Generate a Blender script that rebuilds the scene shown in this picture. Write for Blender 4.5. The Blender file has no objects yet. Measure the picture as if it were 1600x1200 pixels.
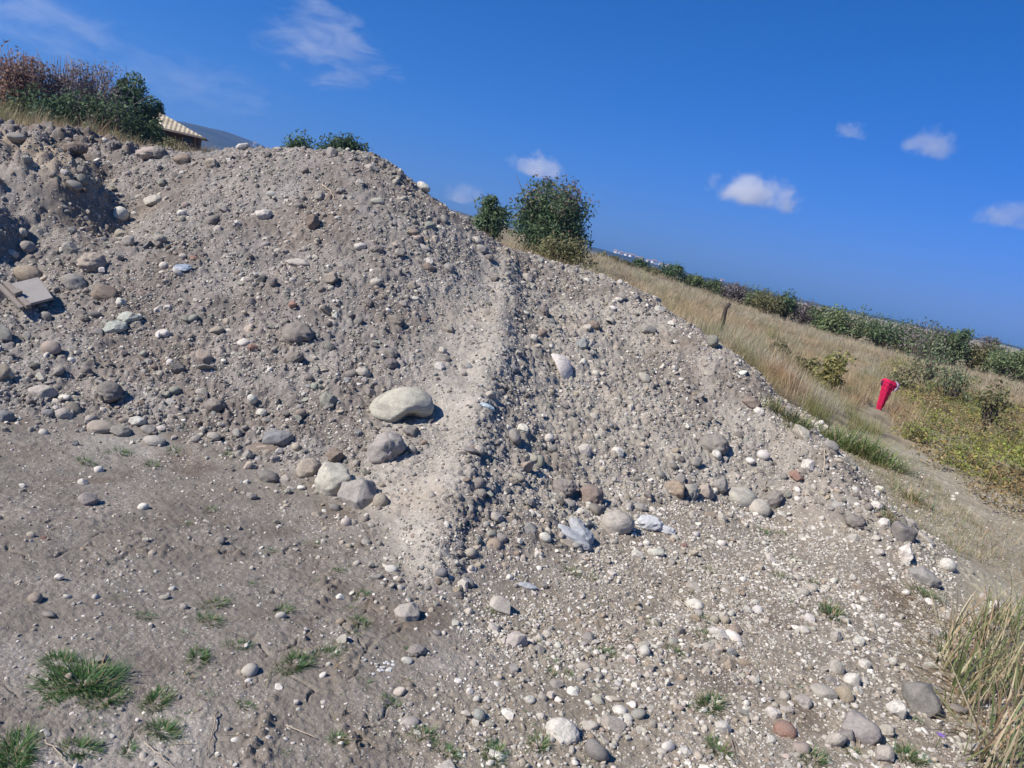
import bpy, bmesh, math, random
import numpy as np
from mathutils import Vector, Matrix, Euler

random.seed(7); RNG = np.random.default_rng(7)
SC = bpy.context.scene
COL = SC.collection
rad = math.radians

# ------------------------------------------------------------------ camera geometry
FPX, ROLL, PITCH, EYE = 1200.0, rad(12.0), rad(10.5), 1.6      # photo is 1600x1200
cr, sr, cp, sp = math.cos(ROLL), math.sin(ROLL), math.cos(PITCH), math.sin(PITCH)

def ray(px, py):
    dx = (px - 800) / FPX; dy = (600 - py) / FPX
    b = dx * sr + dy * cr
    return np.array([dx * cr - dy * sr, cp + b * sp, -sp + b * cp])

def at_depth(px, py, Y):
    a = ray(px, py); t = Y / a[1]
    return np.array([a[0] * t, Y, EYE + a[2] * t])

def on_level(px, py, z=0.0):
    a = ray(px, py); t = (z - EYE) / a[2]
    return np.array([a[0] * t, a[1] * t, z])

# ------------------------------------------------------------------ tagging helpers
def tag(o, label=None, cat=None, group=None, kind=None):
    if label: o['label'] = label
    if cat: o['category'] = cat
    if group: o['group'] = group
    if kind: o['kind'] = kind
    return o

def empty(name, loc=(0, 0, 0), rz=0.0):
    o = bpy.data.objects.new(name, None); COL.objects.link(o)
    o.empty_display_size = 0.1
    o.location = loc; o.rotation_euler = (0, 0, rz)
    return o

def mesh_obj(name, verts, faces, mat, parent=None, smooth=True, link=True):
    me = bpy.data.meshes.new(name)
    verts = np.asarray(verts, dtype=np.float32)
    if isinstance(faces, np.ndarray) and faces.ndim == 2:
        n = faces.shape[1]
        me.vertices.add(len(verts)); me.vertices.foreach_set('co', verts.ravel())
        me.loops.add(faces.size); me.loops.foreach_set('vertex_index', faces.astype(np.int32).ravel())
        me.polygons.add(len(faces))
        me.polygons.foreach_set('loop_start', np.arange(0, faces.size, n, dtype=np.int32))
        me.polygons.foreach_set('use_smooth', np.full(len(faces), smooth, dtype=bool))
        me.update(calc_edges=True)
    else:
        me.from_pydata([tuple(map(float, v)) for v in verts], [], [tuple(map(int, f)) for f in faces])
        me.polygons.foreach_set('use_smooth', np.full(len(me.polygons), smooth, dtype=bool))
        me.update()
    if mat: me.materials.append(mat)
    o = bpy.data.objects.new(name, me)
    if link: COL.objects.link(o)
    if parent is not None: o.parent = parent
    return o

def set_color(o, cols, name='tint'):
    a = o.data.attributes.new(name, 'FLOAT_COLOR', 'POINT')
    c = np.ones((len(o.data.vertices), 4), dtype=np.float32); c[:, :3] = cols
    a.data.foreach_set('color', c.ravel())

# ------------------------------------------------------------------ noise
def _hash(ix, iy, seed):
    h = (ix.astype(np.int64) * 374761393 + iy.astype(np.int64) * 668265263 + seed * 974711) & 0xFFFFFFFF
    h = ((h ^ (h >> 13)) * 1274126177) & 0xFFFFFFFF
    h = ((h ^ (h >> 16)) * 2246822519) & 0xFFFFFFFF
    return (h ^ (h >> 15)) & 0xFFFFFFFF

def pn(x, y, seed=0):                                    # gradient noise, about -1..1
    ix = np.floor(x); iy = np.floor(y); fx = x - ix; fy = y - iy
    u = fx * fx * fx * (fx * (fx * 6 - 15) + 10); v = fy * fy * fy * (fy * (fy * 6 - 15) + 10)
    def g(ax, ay):
        a = _hash(ix + ax, iy + ay, seed) * (2 * math.pi / 4294967296.0)
        return np.cos(a) * (fx - ax) + np.sin(a) * (fy - ay)
    a = g(0, 0); b = g(1, 0); c = g(0, 1); d = g(1, 1)
    return 1.5 * ((a * (1 - u) + b * u) * (1 - v) + (c * (1 - u) + d * u) * v)

def fbm(x, y, scale, octs=4, seed=0, gain=0.5):
    s = 0; a = 1.0; f = 1.0 / scale; n = 0
    for k in range(octs):
        s = s + a * pn(x * f + 17.3 * k, y * f - 9.1 * k, seed + k); n += a; a *= gain; f *= 2.03
    return s / n

def worley(x, y, scale, seed=0):                         # F1, F2, cell id
    x = x / scale; y = y / scale
    ix = np.floor(x); iy = np.floor(y)
    f1 = np.full(x.shape, 9.0); f2 = np.full(x.shape, 9.0); cid = np.zeros(x.shape)
    for dx in (-1, 0, 1):
        for dy in (-1, 0, 1):
            h = _hash(ix + dx, iy + dy, seed); h2 = _hash(ix + dx, iy + dy, seed + 57)
            px = ix + dx + (h / 4294967296.0); py = iy + dy + (h2 / 4294967296.0)
            d = np.hypot(px - x, py - y)
            m = d < f1
            f2 = np.where(m, f1, np.minimum(f2, d)); cid = np.where(m, h % 1000 / 1000.0, cid); f1 = np.where(m, d, f1)
    return f1, f2, cid

def sstep(a, b, x):
    t = np.clip((x - a) / (b - a), 0, 1); return t * t * (3 - 2 * t)

def poly_sdf(poly, x, y):                                # negative outside, positive inside
    poly = np.asarray(poly, float); n = len(poly)
    d2 = np.full(x.shape, 1e9); inside = np.zeros(x.shape, bool)
    for i in range(n):
        ax, ay = poly[i]; bx, by = poly[(i + 1) % n]
        ex, ey = bx - ax, by - ay
        t = np.clip(((x - ax) * ex + (y - ay) * ey) / (ex * ex + ey * ey), 0, 1)
        d2 = np.minimum(d2, (x - ax - t * ex) ** 2 + (y - ay - t * ey) ** 2)
        c = ((ay > y) != (by > y)) & (x < ex * (y - ay) / (ey if abs(ey) > 1e-9 else 1e-9) + ax)
        inside ^= c
    d = np.sqrt(d2)
    return np.where(inside, d, -d)

def line_dist(line, x, y):                               # distance to a polyline, side (+ = right of it going forward)
    d2 = np.full(x.shape, 1e9); side = np.zeros(x.shape)
    for (ax, ay), (bx, by) in zip(line[:-1], line[1:]):
        ex, ey = bx - ax, by - ay
        t = np.clip(((x - ax) * ex + (y - ay) * ey) / (ex * ex + ey * ey), 0, 1)
        q = (x - ax - t * ex) ** 2 + (y - ay - t * ey) ** 2
        m = q < d2
        side = np.where(m, np.sign((x - ax) * ey - (y - ay) * ex), side); d2 = np.minimum(d2, q)
    return np.sqrt(d2), side

# ------------------------------------------------------------------ terrain: control points -> smooth height field
SPUR = [(-0.14, 2.7), (-0.20, 3.05), (-0.21, 3.7), (-0.20, 4.4), (-0.17, 5.2), (-0.17, 6.1), (-0.17, 6.8), (-0.27, 8.2), (-0.2, 9.2), (0.0, 10.6)]
CTRL = [
 # flat yard in front
 (-1.1,1.74,0),(.25,2.16,0),(2.3,2.79,0),(0,.8,0),(-3,.8,0),(3,.8,0),(-1.72,2.61,0),(-.8,3.0,0),(-3.2,2.6,0),(-1.6,3.6,0),(-3,3.7,0),(-5,2.5,.05),(-6,4,.1),
 # foot of the tall mound
 (-4.5,4.4,.04),(-2.87,4.3,.02),(-2.4,4.45,.02),(-1.85,4.5,.02),(-1.31,4.36,.02),(-1.05,4.28,.02),(-.68,4.02,.02),(-.42,3.6,.01),
 # spur crest
 (-.2,3.05,.02),(-.21,3.7,.08),(-.2,4.4,.21),(-.17,5.2,.41),(-.17,6.1,.68),(-.17,6.8,.92),(-.27,8.2,1.39),
 # flat in front of the low mound
 (.19,3.6,0),(.54,4.0,0),(1.03,4.9,.02),(1.68,5.4,.02),(2.23,5.6,.02),(1,3,0),(1.5,4.2,0),(2.3,4.6,0),(2.9,4.9,.02),
 # right hand edge and lower ground
 (3.3,4.9,-.06),(2.7,3.7,-.05),(3.6,4.2,-.12),(4.2,5,-.12),(4.2,6.3,-.1),(3.9,7.2,-.05),(4,8.8,0),(5.6,8,-.1),(5,10,-.05),(3,2.2,-.06),(4.5,3.2,-.15),
 # face of the tall mound
 (-.6,5.2,.38),(-.6,6.1,.70),(-.7,7.2,1.22),(-1.2,5.2,.42),(-1.3,6.2,.88),(-1.4,7.2,1.47),(-2,5.4,.40),(-2.2,6.4,.90),(-2.4,7.4,1.52),
 (-3,5.2,.33),(-3.2,6.2,.72),(-3.4,7.4,1.28),(-4.2,5.4,.35),(-4.5,6.5,.75),(-5,7.8,1.2),(-7,7,.9),
 # its skyline
 (-6.38,9,1.55),(-5.64,9,1.64),(-4.59,8.6,1.60),(-3.82,8.6,1.80),(-2.86,8.4,2.02),(-1.92,8.2,2.10),(-1.04,8.2,1.76),
 # behind the skyline
 (-8,11,1.6),(-6.8,10.5,1.62),(-5.8,10.5,1.64),(-4.8,10.2,1.5),(-4,10.2,1.55),(-3,9.9,1.65),(-2,9.7,1.55),(-1,9.5,1.3),(0,10.3,1.2),(1.3,9.9,1.0),(2.6,8.6,.5),(3.2,7.3,.2),(3.35,6.4,.0),
 # low mound
 (.3,5,.165),(.35,6.1,.455),(.3,7,.815),(.4,8,1.13),(.9,5.6,.22),(.9,6.4,.47),(1,7.4,.86),(1.6,6.2,.33),(1.6,7,.66),(2.2,6.2,.33),(2.6,5.7,.25),
 (-.02,9,1.43),(1.17,8.6,1.33),(2.06,7.4,.91),(2.63,6.2,.45),(2.94,5.4,.15),
 # land beyond
 (-21,30,1.9),(-18.5,40,2.5),(-12,30,1.6),(-6,20,1.5),(0,18,1.05),(.7,32,1.05),(3,12,.65),(3.6,11,.4),(2.4,10.2,.7),(8.7,50,1.0),(17.4,50,-.1),(32,50,-.15),
 (10,15,-.25),(7,20,.1),(4,20,.65),(7.8,60,1.2),(20,25,-.3),(0,100,1.0),(-60,100,4),(40,100,-.5),(80,100,-1),
 (0,1000,-1),(-700,1000,0),(700,1000,-2),(0,5000,-2),(-4000,4000,-2),(4000,4000,-2),(-60,20,3),(60,20,-.5),(-10,-1,0),(10,-1,-.2),(-300,-10,2),(300,-10,-2),
]
CT = np.array(CTRL, float)

def logpolar(x, y):
    return np.arctan2(x, y), 0.5 * np.log(x * x + y * y)

def tps_fit(CT):
    u, v = logpolar(CT[:, 0], CT[:, 1]); n = len(u)
    r2 = (u[:, None] - u) ** 2 + (v[:, None] - v) ** 2
    K = 0.5 * r2 * np.log(r2 + 1e-12) + np.eye(n) * 2e-4
    Pm = np.c_[np.ones(n), u, v]
    A = np.block([[K, Pm], [Pm.T, np.zeros((3, 3))]])
    w = np.linalg.solve(A, np.r_[CT[:, 2], 0, 0, 0])
    return u, v, w
TU, TV, TW = tps_fit(CT)

def tps(x, y):
    u, v = logpolar(x, y); out = TW[-3] + TW[-2] * u + TW[-1] * v
    for i in range(len(TU)):
        r2 = (u - TU[i]) ** 2 + (v - TV[i]) ** 2
        out = out + TW[i] * 0.5 * r2 * np.log(r2 + 1e-12)
    return out

# footprints of the two mounds
LEFT_POLY = [(-14, 5.6), (-9, 4.9), (-4.5, 4.35), (-2.87, 4.24), (-2.4, 4.42), (-1.85, 4.46), (-1.31, 4.3), (-1.05, 4.22), (-.72, 3.95), (-.48, 3.55), (-.3, 3.1), (-.2, 3.0)] \
    + SPUR[2:] + [(-1, 10.2), (-3, 10.8), (-5, 10.6), (-9, 10.4), (-14, 10.4)]
RIGHT_POLY = [(-.2, 3.0), (-.05, 3.2), (.19, 3.68), (.54, 4.05), (1.03, 4.95), (1.68, 5.45), (2.23, 5.62), (2.75, 5.2), (3.05, 5.05), (3.25, 5.5), (3.2, 6.4), (3.1, 7.4), (2.6, 8.7), (1.4, 10.2), (.4, 11)] \
    + SPUR[::-1][:-2]
BOTH_POLY = LEFT_POLY[:12] + RIGHT_POLY[1:15] + LEFT_POLY[-5:]
PATH_POLY = [tuple(on_level(*q, -.1)[:2]) for q in [(1290, 715), (1340, 700), (1440, 708), (1530, 768), (1590, 835), (1680, 900), (1700, 1010), (1560, 1000), (1500, 940), (1440, 870), (1380, 790)]]

def masks(x, y):
    wob = 0.10 * fbm(x, y, 0.5, 3, 90)
    ds = poly_sdf(BOTH_POLY, x, y) + wob
    m = {}
    m['sd'] = ds
    m['mound'] = sstep(-0.05, 0.18, ds)
    dl, side = line_dist(SPUR, x + .06 * fbm(x, y, .8, 2, 95) + .03 * fbm(x, y, .2, 2, 96), y)
    m['spur'] = np.exp(-(dl / 0.12) ** 2) * sstep(2.9, 3.6, y) * (1 - sstep(8.0, 9.0, y))
    sgn = dl * side
    m['smooth'] = sstep(0.95, 0.2, -sgn + 0.25 * fbm(x, y, .4, 3, 91)) * sstep(.13, -.05, sgn + .12 * fbm(x, y, .25, 3, 89)) * sstep(2.8, 3.4, y) * (1 - sstep(6.6, 7.8, y))
    m['right'] = sstep(-0.25, 0.35, x + 0.15 * fbm(x, y, .6, 3, 92))
    m['far'] = sstep(9.3, 11.5, np.hypot(x, y)) * (1 - m['mound'])
    edge = 2.35 + 0.42 * (y - 3.2)                                      # right hand edge of the gravelly yard
    m['field'] = sstep(0.0, 0.5, x - edge + 0.25 * fbm(x, y, .7, 3, 93)) * (1 - m['mound'])
    m['path'] = sstep(-0.25, 0.15, poly_sdf(PATH_POLY, x, y) + .2 * fbm(x, y, .5, 3, 94)) * (1 - m['mound'])
    return m

def lump(x, y, px, py, Y, rx, ry, h, rot=0.0, p=2.0):
    c = at_depth(px, py, Y); ca, sa = math.cos(rot), math.sin(rot)
    dx, dy = x - c[0], y - c[1]
    a = (dx * ca + dy * sa) / rx; b = (-dx * sa + dy * ca) / ry
    return h * np.exp(-(a * a + b * b) ** (p / 2))

RUTS = [[tuple(on_level(*q)[:2]) for q in l] for l in (
    [(575, 830), (535, 880), (505, 930), (490, 985), (450, 1050), (410, 1130), (380, 1230)],
    [(655, 880), (560, 960), (530, 1040), (545, 1110), (560, 1230)],
    [(660, 1010), (640, 1060), (660, 1120), (690, 1230)], [(120, 880), (210, 860), (300, 855), (420, 870)])]
def rut_mask(x, y):
    out = np.zeros(x.shape)
    for l in RUTS:
        dl, sd = line_dist(l, x + .05 * fbm(x, y, .25, 3, 97), y + .03 * fbm(x, y, .2, 2, 98))
        out = np.maximum(out, np.exp(-(dl / .05) ** 2))
    return out * sstep(-.3, .15, fbm(x, y, .2, 3, 99))

def height(x, y):
    m = masks(x, y)
    near = 1 - sstep(12, 20, np.hypot(x, y))
    z = tps(x, y)
    # lumps and hollows on the left shoulder of the tall mound
    z = z + lump(x, y, 45, 308, 7.1, .62, .45, .40, .25, 4) + lump(x, y, -60, 290, 7.2, .6, .6, .3, 0, 3) - lump(x, y, 190, 345, 7.2, .26, .55, .20, .3)
    z = z + lump(x, y, 112, 240, 8.0, .28, .2, .18, 0, 3) + lump(x, y, 20, 234, 8.2, .35, .2, .10, 0, 3) - lump(x, y, 60, 262, 7.9, .5, .18, .17, .2) - lump(x, y, 170, 255, 8.0, .2, .3, .14)
    z = z + lump(x, y, -75, 455, 6.0, .30, .5, .34, 0, 4) - lump(x, y, 10, 502, 5.7, .18, .22, .24, 0, 3) + lump(x, y, 250, 238, 8.3, .25, .2, .07)
    z = z + lump(x, y, 440, 500, 6.2, .5, .3, .05) - lump(x, y, 520, 560, 5.8, .6, .3, .05) + lump(x, y, 300, 460, 6.4, .5, .3, .06)
    z = z + 0.060 * m['spur']
    z = z + near * (m['mound'] * (0.075 * fbm(x, y, 0.9, 3, 1) + (1 - .6 * m['smooth']) * 0.042 * fbm(x, y, 0.24, 3, 5) + .10 * sstep(-3.6, -5, x) * fbm(x, y, .4, 3, 6))
                    + (1 - m['mound']) * (0.030 * fbm(x, y, 1.1, 3, 9) + 0.008 * fbm(x, y, 0.2, 3, 13)))
    z = z + (1 - near) * 0.15 * fbm(x, y, 9, 3, 21)
    # rough earth bank at the far left
    f1, f2, cid = worley(x + .06 * pn(x / .15, y / .15, 4), y, 0.15, 51)
    z = z + near * m['mound'] * sstep(-4.0, -4.7, x) * sstep(6.0, 6.6, y) * 0.12 * cid * sstep(.65, .2, f1)
    # crumbly wheel ruts in the yard
    rut = near * (1 - m['mound']) * rut_mask(x, y)
    f1, f2, cid = worley(x, y, 0.045, 53)
    z = z + rut * (0.004 + 0.022 * cid * sstep(.6, .15, f1))
    # clods and crumbs
    clod = sstep(-0.1, 0.35, fbm(x, y, 0.7, 3, 31) + 0.15 * m['right'])
    k = near * (m['mound'] * (1 - .65 * m['smooth']) + (1 - m['mound']) * (0.08 + 0.34 * clod * (.55 + .45 * m['right'])))
    f1, f2, cid = worley(x + .03 * pn(x / .06, y / .06, 3), y, 0.075, 41)
    z = z + k * 0.032 * cid * sstep(0.55, 0.15, f1)
    f1, f2, cid = worley(x, y, 0.031, 43)
    z = z + k * 0.019 * cid * sstep(0.6, 0.2, f1)
    f1, f2, cid = worley(x, y, 0.013, 47)
    z = z + (0.25 + .75 * k) * near * 0.006 * cid * sstep(0.6, 0.2, f1)
    z = z + near * 0.004 * fbm(x, y, 0.02, 2, 44)
    # dried mud cracks, wheel scuffs on the left of the yard
    cm = 1.25 * near * (1 - m['mound']) * (1 - m['right']) * sstep(-.05, .25, fbm(x, y, .9, 2, 61))
    wx = x + .05 * pn(x / .12, y / .12, 62); wy = y + .05 * pn(x / .12, y / .12, 63)
    f1, f2, cid = worley(wx, wy, 0.21, 64)
    z = z - cm * 0.012 * sstep(0.055, 0.0, f2 - f1) * sstep(-.15, .2, fbm(x, y, .13, 2, 66))
    return z, m, clod

ROWS = np.concatenate([0.9 * 1.0023 ** np.arange(0, 1180)])          # 0.9 .. 13.5 m
tail = [ROWS[-1]]
while tail[-1] < 6000: tail.append(tail[-1] * (1.012 if tail[-1] < 70 else 1.12))
ROWS = np.concatenate([[0.3, 0.6], ROWS, tail[1:]])
dcol = list(np.arange(-43, 46.01, 0.1))
COLS = np.radians(np.concatenate([np.arange(-110, -60, 5), np.arange(-60, -43, 1.0), dcol, np.arange(47, 61, 1.0), np.arange(62, 111, 5)]))
GX = np.sin(COLS)[None, :] * ROWS[:, None]; GY = np.cos(COLS)[None, :] * ROWS[:, None]
GZ, GM, GCLOD = height(GX, GY)
LOGR = np.log(ROWS)

def _bil(A, x, y):
    u = np.arctan2(x, y); v = 0.5 * np.log(np.maximum(x * x + y * y, 1e-6))
    j = np.interp(u, COLS, np.arange(len(COLS))); i = np.interp(v, LOGR, np.arange(len(ROWS)))
    j0 = np.clip(j.astype(int), 0, len(COLS) - 2); i0 = np.clip(i.astype(int), 0, len(ROWS) - 2)
    fj = j - j0; fi = i - i0
    return (A[i0, j0] * (1 - fi) * (1 - fj) + A[i0, j0 + 1] * (1 - fi) * fj + A[i0 + 1, j0] * fi * (1 - fj) + A[i0 + 1, j0 + 1] * fi * fj)

def HZ(x, y): return _bil(GZ, np.asarray(x, float), np.asarray(y, float))
def HN(x, y, e=0.05):
    dx = (HZ(x + e, y) - HZ(x - e, y)) / (2 * e); dy = (HZ(x, y + e) - HZ(x, y - e)) / (2 * e)
    n = np.stack([-dx, -dy, np.ones_like(dx)], -1); return n / np.linalg.norm(n, axis=-1, keepdims=True)

def hit(px, py, tmin=1.2):                               # where the line of sight of a photo pixel meets the terrain
    a = ray(px, py)
    t = np.concatenate([np.arange(tmin, 14, .004), np.arange(14, 150, .2)])
    x = a[0] * t; y = a[1] * t; z = EYE + a[2] * t
    below = z < HZ(x, y)
    i = int(np.argmax(below)) if below.any() else len(t) - 1
    return np.array([x[i], y[i], float(HZ(x[i:i+1], y[i:i+1])[0])]), t[i]
# ------------------------------------------------------------------ materials
class NT:
    def __init__(self, name):
        self.m = bpy.data.materials.new(name); self.m.use_nodes = True
        self.t = self.m.node_tree; self.t.nodes.clear()
    def n(self, typ, ins=None, **kw):
        nd = self.t.nodes.new(typ)
        for k, v in kw.items(): setattr(nd, k, v)
        for k, v in (ins or {}).items():
            s = nd.inputs[k]
            if isinstance(v, bpy.types.NodeSocket): self.t.links.new(v, s)
            else: s.default_value = v
        return nd
    def math(self, op, a, b=None, clamp=False):
        ins = {0: a}
        if b is not None: ins[1] = b
        return self.n('ShaderNodeMath', ins, operation=op, use_clamp=clamp).outputs[0]
    def mix(self, fac, a, b, blend='MIX'):
        nd = self.n('ShaderNodeMix', None, data_type='RGBA', blend_type=blend)
        for i, v in ((0, fac), (6, a), (7, b)):
            s = nd.inputs[i]
            if isinstance(v, bpy.types.NodeSocket): self.t.links.new(v, s)
            elif i: s.default_value = (*v, 1) if len(v) == 3 else v
            else: s.default_value = v
        return nd.outputs[2]
    def noise(self, vec, scale, detail=4, rough=.55, dist=0):
        return self.n('ShaderNodeTexNoise', {'Vector': vec, 'Scale': scale, 'Detail': detail, 'Roughness': rough, 'Distortion': dist}).outputs['Fac']
    def ramp(self, fac, a, b):
        return self.n('ShaderNodeMapRange', {0: fac, 1: a, 2: b, 3: 0.0, 4: 1.0}, interpolation_type='SMOOTHSTEP').outputs[0]
    def scale_rng(self, fac, lo, hi):
        return self.n('ShaderNodeMapRange', {0: fac, 1: 0.0, 2: 1.0, 3: lo, 4: hi}).outputs[0]
    def out(self, surf=None, vol=None):
        o = self.n('ShaderNodeOutputMaterial')
        if surf is not None: self.t.links.new(surf, o.inputs['Surface'])
        if vol is not None: self.t.links.new(vol, o.inputs['Volume'])
        return self.m
    def bsdf(self, color, rough=.9, normal=None, spec=.2, **kw):
        ins = {'Base Color': color if isinstance(color, bpy.types.NodeSocket) else (*color, 1), 'Roughness': rough, 'Specular IOR Level': spec}
        if normal is not None: ins['Normal'] = normal
        ins.update(kw)
        return self.n('ShaderNodeBsdfPrincipled', ins).outputs[0]

def val_mul(t, col, v):
    return t.n('ShaderNodeHueSaturation', {'Color': col, 'Value': v}).outputs[0]

def mat_soil():
    t = NT('soil')
    tc = t.n('ShaderNodeTexCoord').outputs['Object']
    base = t.n('ShaderNodeAttribute', attribute_name='tint').outputs['Color']
    n1 = t.noise(tc, 3.0, 5, .6); n2 = t.noise(tc, 28.0, 4, .6); n3 = t.noise(tc, 140.0, 3, .6)
    v = t.math('MULTIPLY', t.math('MULTIPLY', t.scale_rng(n1, .72, 1.28), t.scale_rng(n2, .62, 1.38)), t.scale_rng(n3, .68, 1.32))
    c = val_mul(t, base, v)
    hue = t.noise(tc, 1.7, 3, .5)
    c = t.mix(t.math('MULTIPLY', t.ramp(hue, .5, .75), .35), c, t.mix(1.0, c, (1.12, .96, .82), 'MULTIPLY'))
    # grit: grains of paler and darker stone in the soil
    for sc, thr, lo, hi in ((95, .30, .38, .68), (190, .33, .38, .70), (52, .22, .34, .62)):
        vo = t.n('ShaderNodeTexVoronoi', {'Vector': tc, 'Scale': float(sc)})
        pick = t.n('ShaderNodeSeparateColor', {0: vo.outputs['Color']})
        msk = t.math('MULTIPLY', t.math('MULTIPLY', t.ramp(n1, .42, .60), t.ramp(vo.outputs['Distance'], thr + .05, thr - .05)), t.math('GREATER_THAN', pick.outputs[0], .76))
        g = t.scale_rng(pick.outputs[1], lo, hi)
        gc = t.n('ShaderNodeCombineColor', {0: g, 1: t.math('MULTIPLY', g, .95), 2: t.math('MULTIPLY', g, .87)}).outputs[0]
        c = t.mix(t.math('MULTIPLY', msk, .75), c, gc)
    b = t.math('ADD', t.math('MULTIPLY', n2, .6), t.math('MULTIPLY', n3, .35))
    bump = t.n('ShaderNodeBump', {'Height': b, 'Strength': .6, 'Distance': .02}).outputs[0]
    return t.out(t.bsdf(c, .95, bump, .12))

def mat_stone(instanced):
    t = NT('gravel_stone' if instanced else 'stone')
    tc = t.n('ShaderNodeTexCoord').outputs['Object' if instanced else 'Generated']
    oi = t.n('ShaderNodeObjectInfo')
    if instanced:
        base = t.n('ShaderNodeAttribute', attribute_name='col', attribute_type='INSTANCER').outputs['Color']
        s = .9
    else:
        base = oi.outputs['Color']; s = 2.6
    off = t.n('ShaderNodeVectorMath', {0: tc, 1: t.n('ShaderNodeCombineXYZ', {0: t.math('MULTIPLY', oi.outputs['Random'], 37.0), 1: t.math('MULTIPLY', oi.outputs['Random'], 91.0), 2: 0.0}).outputs[0]}, operation='ADD').outputs[0]
    n1 = t.noise(off, s, 4, .6, .4); n2 = t.noise(off, s * 4.5, 5, .65); n3 = t.noise(off, s * 16, 3, .6)
    v = t.math('MULTIPLY', t.math('MULTIPLY', t.scale_rng(n1, .62, 1.38), t.scale_rng(n2, .55, 1.45)), t.scale_rng(n3, .68, 1.32))
    c = val_mul(t, base, v)
    c = t.mix(t.math('MULTIPLY', t.ramp(n2, .55, .8), .4), c, t.mix(1.0, c, (1.15, .97, .8), 'MULTIPLY'))
    if not instanced:                                    # dirt stuck to the stone, pits and hairline cracks
        c = t.mix(t.math('MULTIPLY', t.ramp(n1, .50, .66), .6), c, (.245, .218, .182))
        vo = t.n('ShaderNodeTexVoronoi', {'Vector': off, 'Scale': 14.0}); pit = t.ramp(vo.outputs['Distance'], .22, .08)
        pit = t.math('MULTIPLY', pit, t.ramp(t.noise(off, 3.0, 2), .5, .6))
        c = t.mix(t.math('MULTIPLY', pit, .35), c, (.14, .125, .11))
    b = t.math('ADD', t.math('MULTIPLY', n2, .7), t.math('MULTIPLY', n3, .45))
    bump = t.n('ShaderNodeBump', {'Height': b, 'Strength': .7, 'Distance': .0022 if instanced else .012}).outputs[0]
    return t.out(t.bsdf(c, .88, bump, .15))

def mat_leaf(name, attr='tint', attr_type='GEOMETRY', trans=.3, gloss=.35, rough=.55):
    t = NT(name)
    c = t.n('ShaderNodeAttribute', attribute_name=attr).outputs['Color']
    if attr_type == 'INSTANCER':
        i = t.n('ShaderNodeAttribute', attribute_name='col', attribute_type='INSTANCER').outputs['Color']
        c = t.mix(1.0, c, i, 'MULTIPLY')
    d = t.bsdf(c, rough, None, gloss)
    tr = t.n('ShaderNodeBsdfTranslucent', {'Color': c}).outputs[0]
    return t.out(t.n('ShaderNodeMixShader', {0: trans, 1: d, 2: tr}).outputs[0])

def mat_plain(name, col, rough=.8, spec=.2, scale=20.0, var=.25, bump=.3, dist=.01, stain=None, trans=0.0, sub=None):
    t = NT(name)
    tc = t.n('ShaderNodeTexCoord').outputs['Object']
    n1 = t.noise(tc, scale, 5, .6); n2 = t.noise(tc, scale * 5, 4, .6)
    c = val_mul(t, t.n('ShaderNodeRGB').outputs[0], 1.0)
    c.node.inputs['Color'].links[0].from_node.outputs[0].default_value = (*col, 1)
    c = val_mul(t, c, t.math('MULTIPLY', t.scale_rng(n1, 1 - var, 1 + var), t.scale_rng(n2, 1 - var * .7, 1 + var * .7)))
    if stain: c = t.mix(t.math('MULTIPLY', t.ramp(n1, .5, .68), stain[1]), c, stain[0])
    bp = t.n('ShaderNodeBump', {'Height': t.math('ADD', n1, t.math('MULTIPLY', n2, .4)), 'Strength': bump, 'Distance': dist}).outputs[0]
    s = t.bsdf(c, rough, bp, spec)
    if trans: s = t.n('ShaderNodeMixShader', {0: trans, 1: s, 2: t.n('ShaderNodeBsdfTranslucent', {'Color': c}).outputs[0]}).outputs[0]
    return t.out(s)

M_SOIL = mat_soil(); M_STONE = mat_stone(False); M_GRAVEL = mat_stone(True)
M_GRASS = mat_leaf('grass_blade'); M_GRASSI = mat_leaf('field_grass', attr_type='INSTANCER')
M_LEAF = mat_leaf('leaf', trans=.38, gloss=.3); M_LEAFI = mat_leaf('weed_leaf', attr_type='INSTANCER')
M_BARK = mat_plain('bark', (.10, .08, .065), .9, .1, 30)
M_TWIG = mat_plain('dry_twig', (.30, .24, .17), .8, .15, 60)

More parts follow.
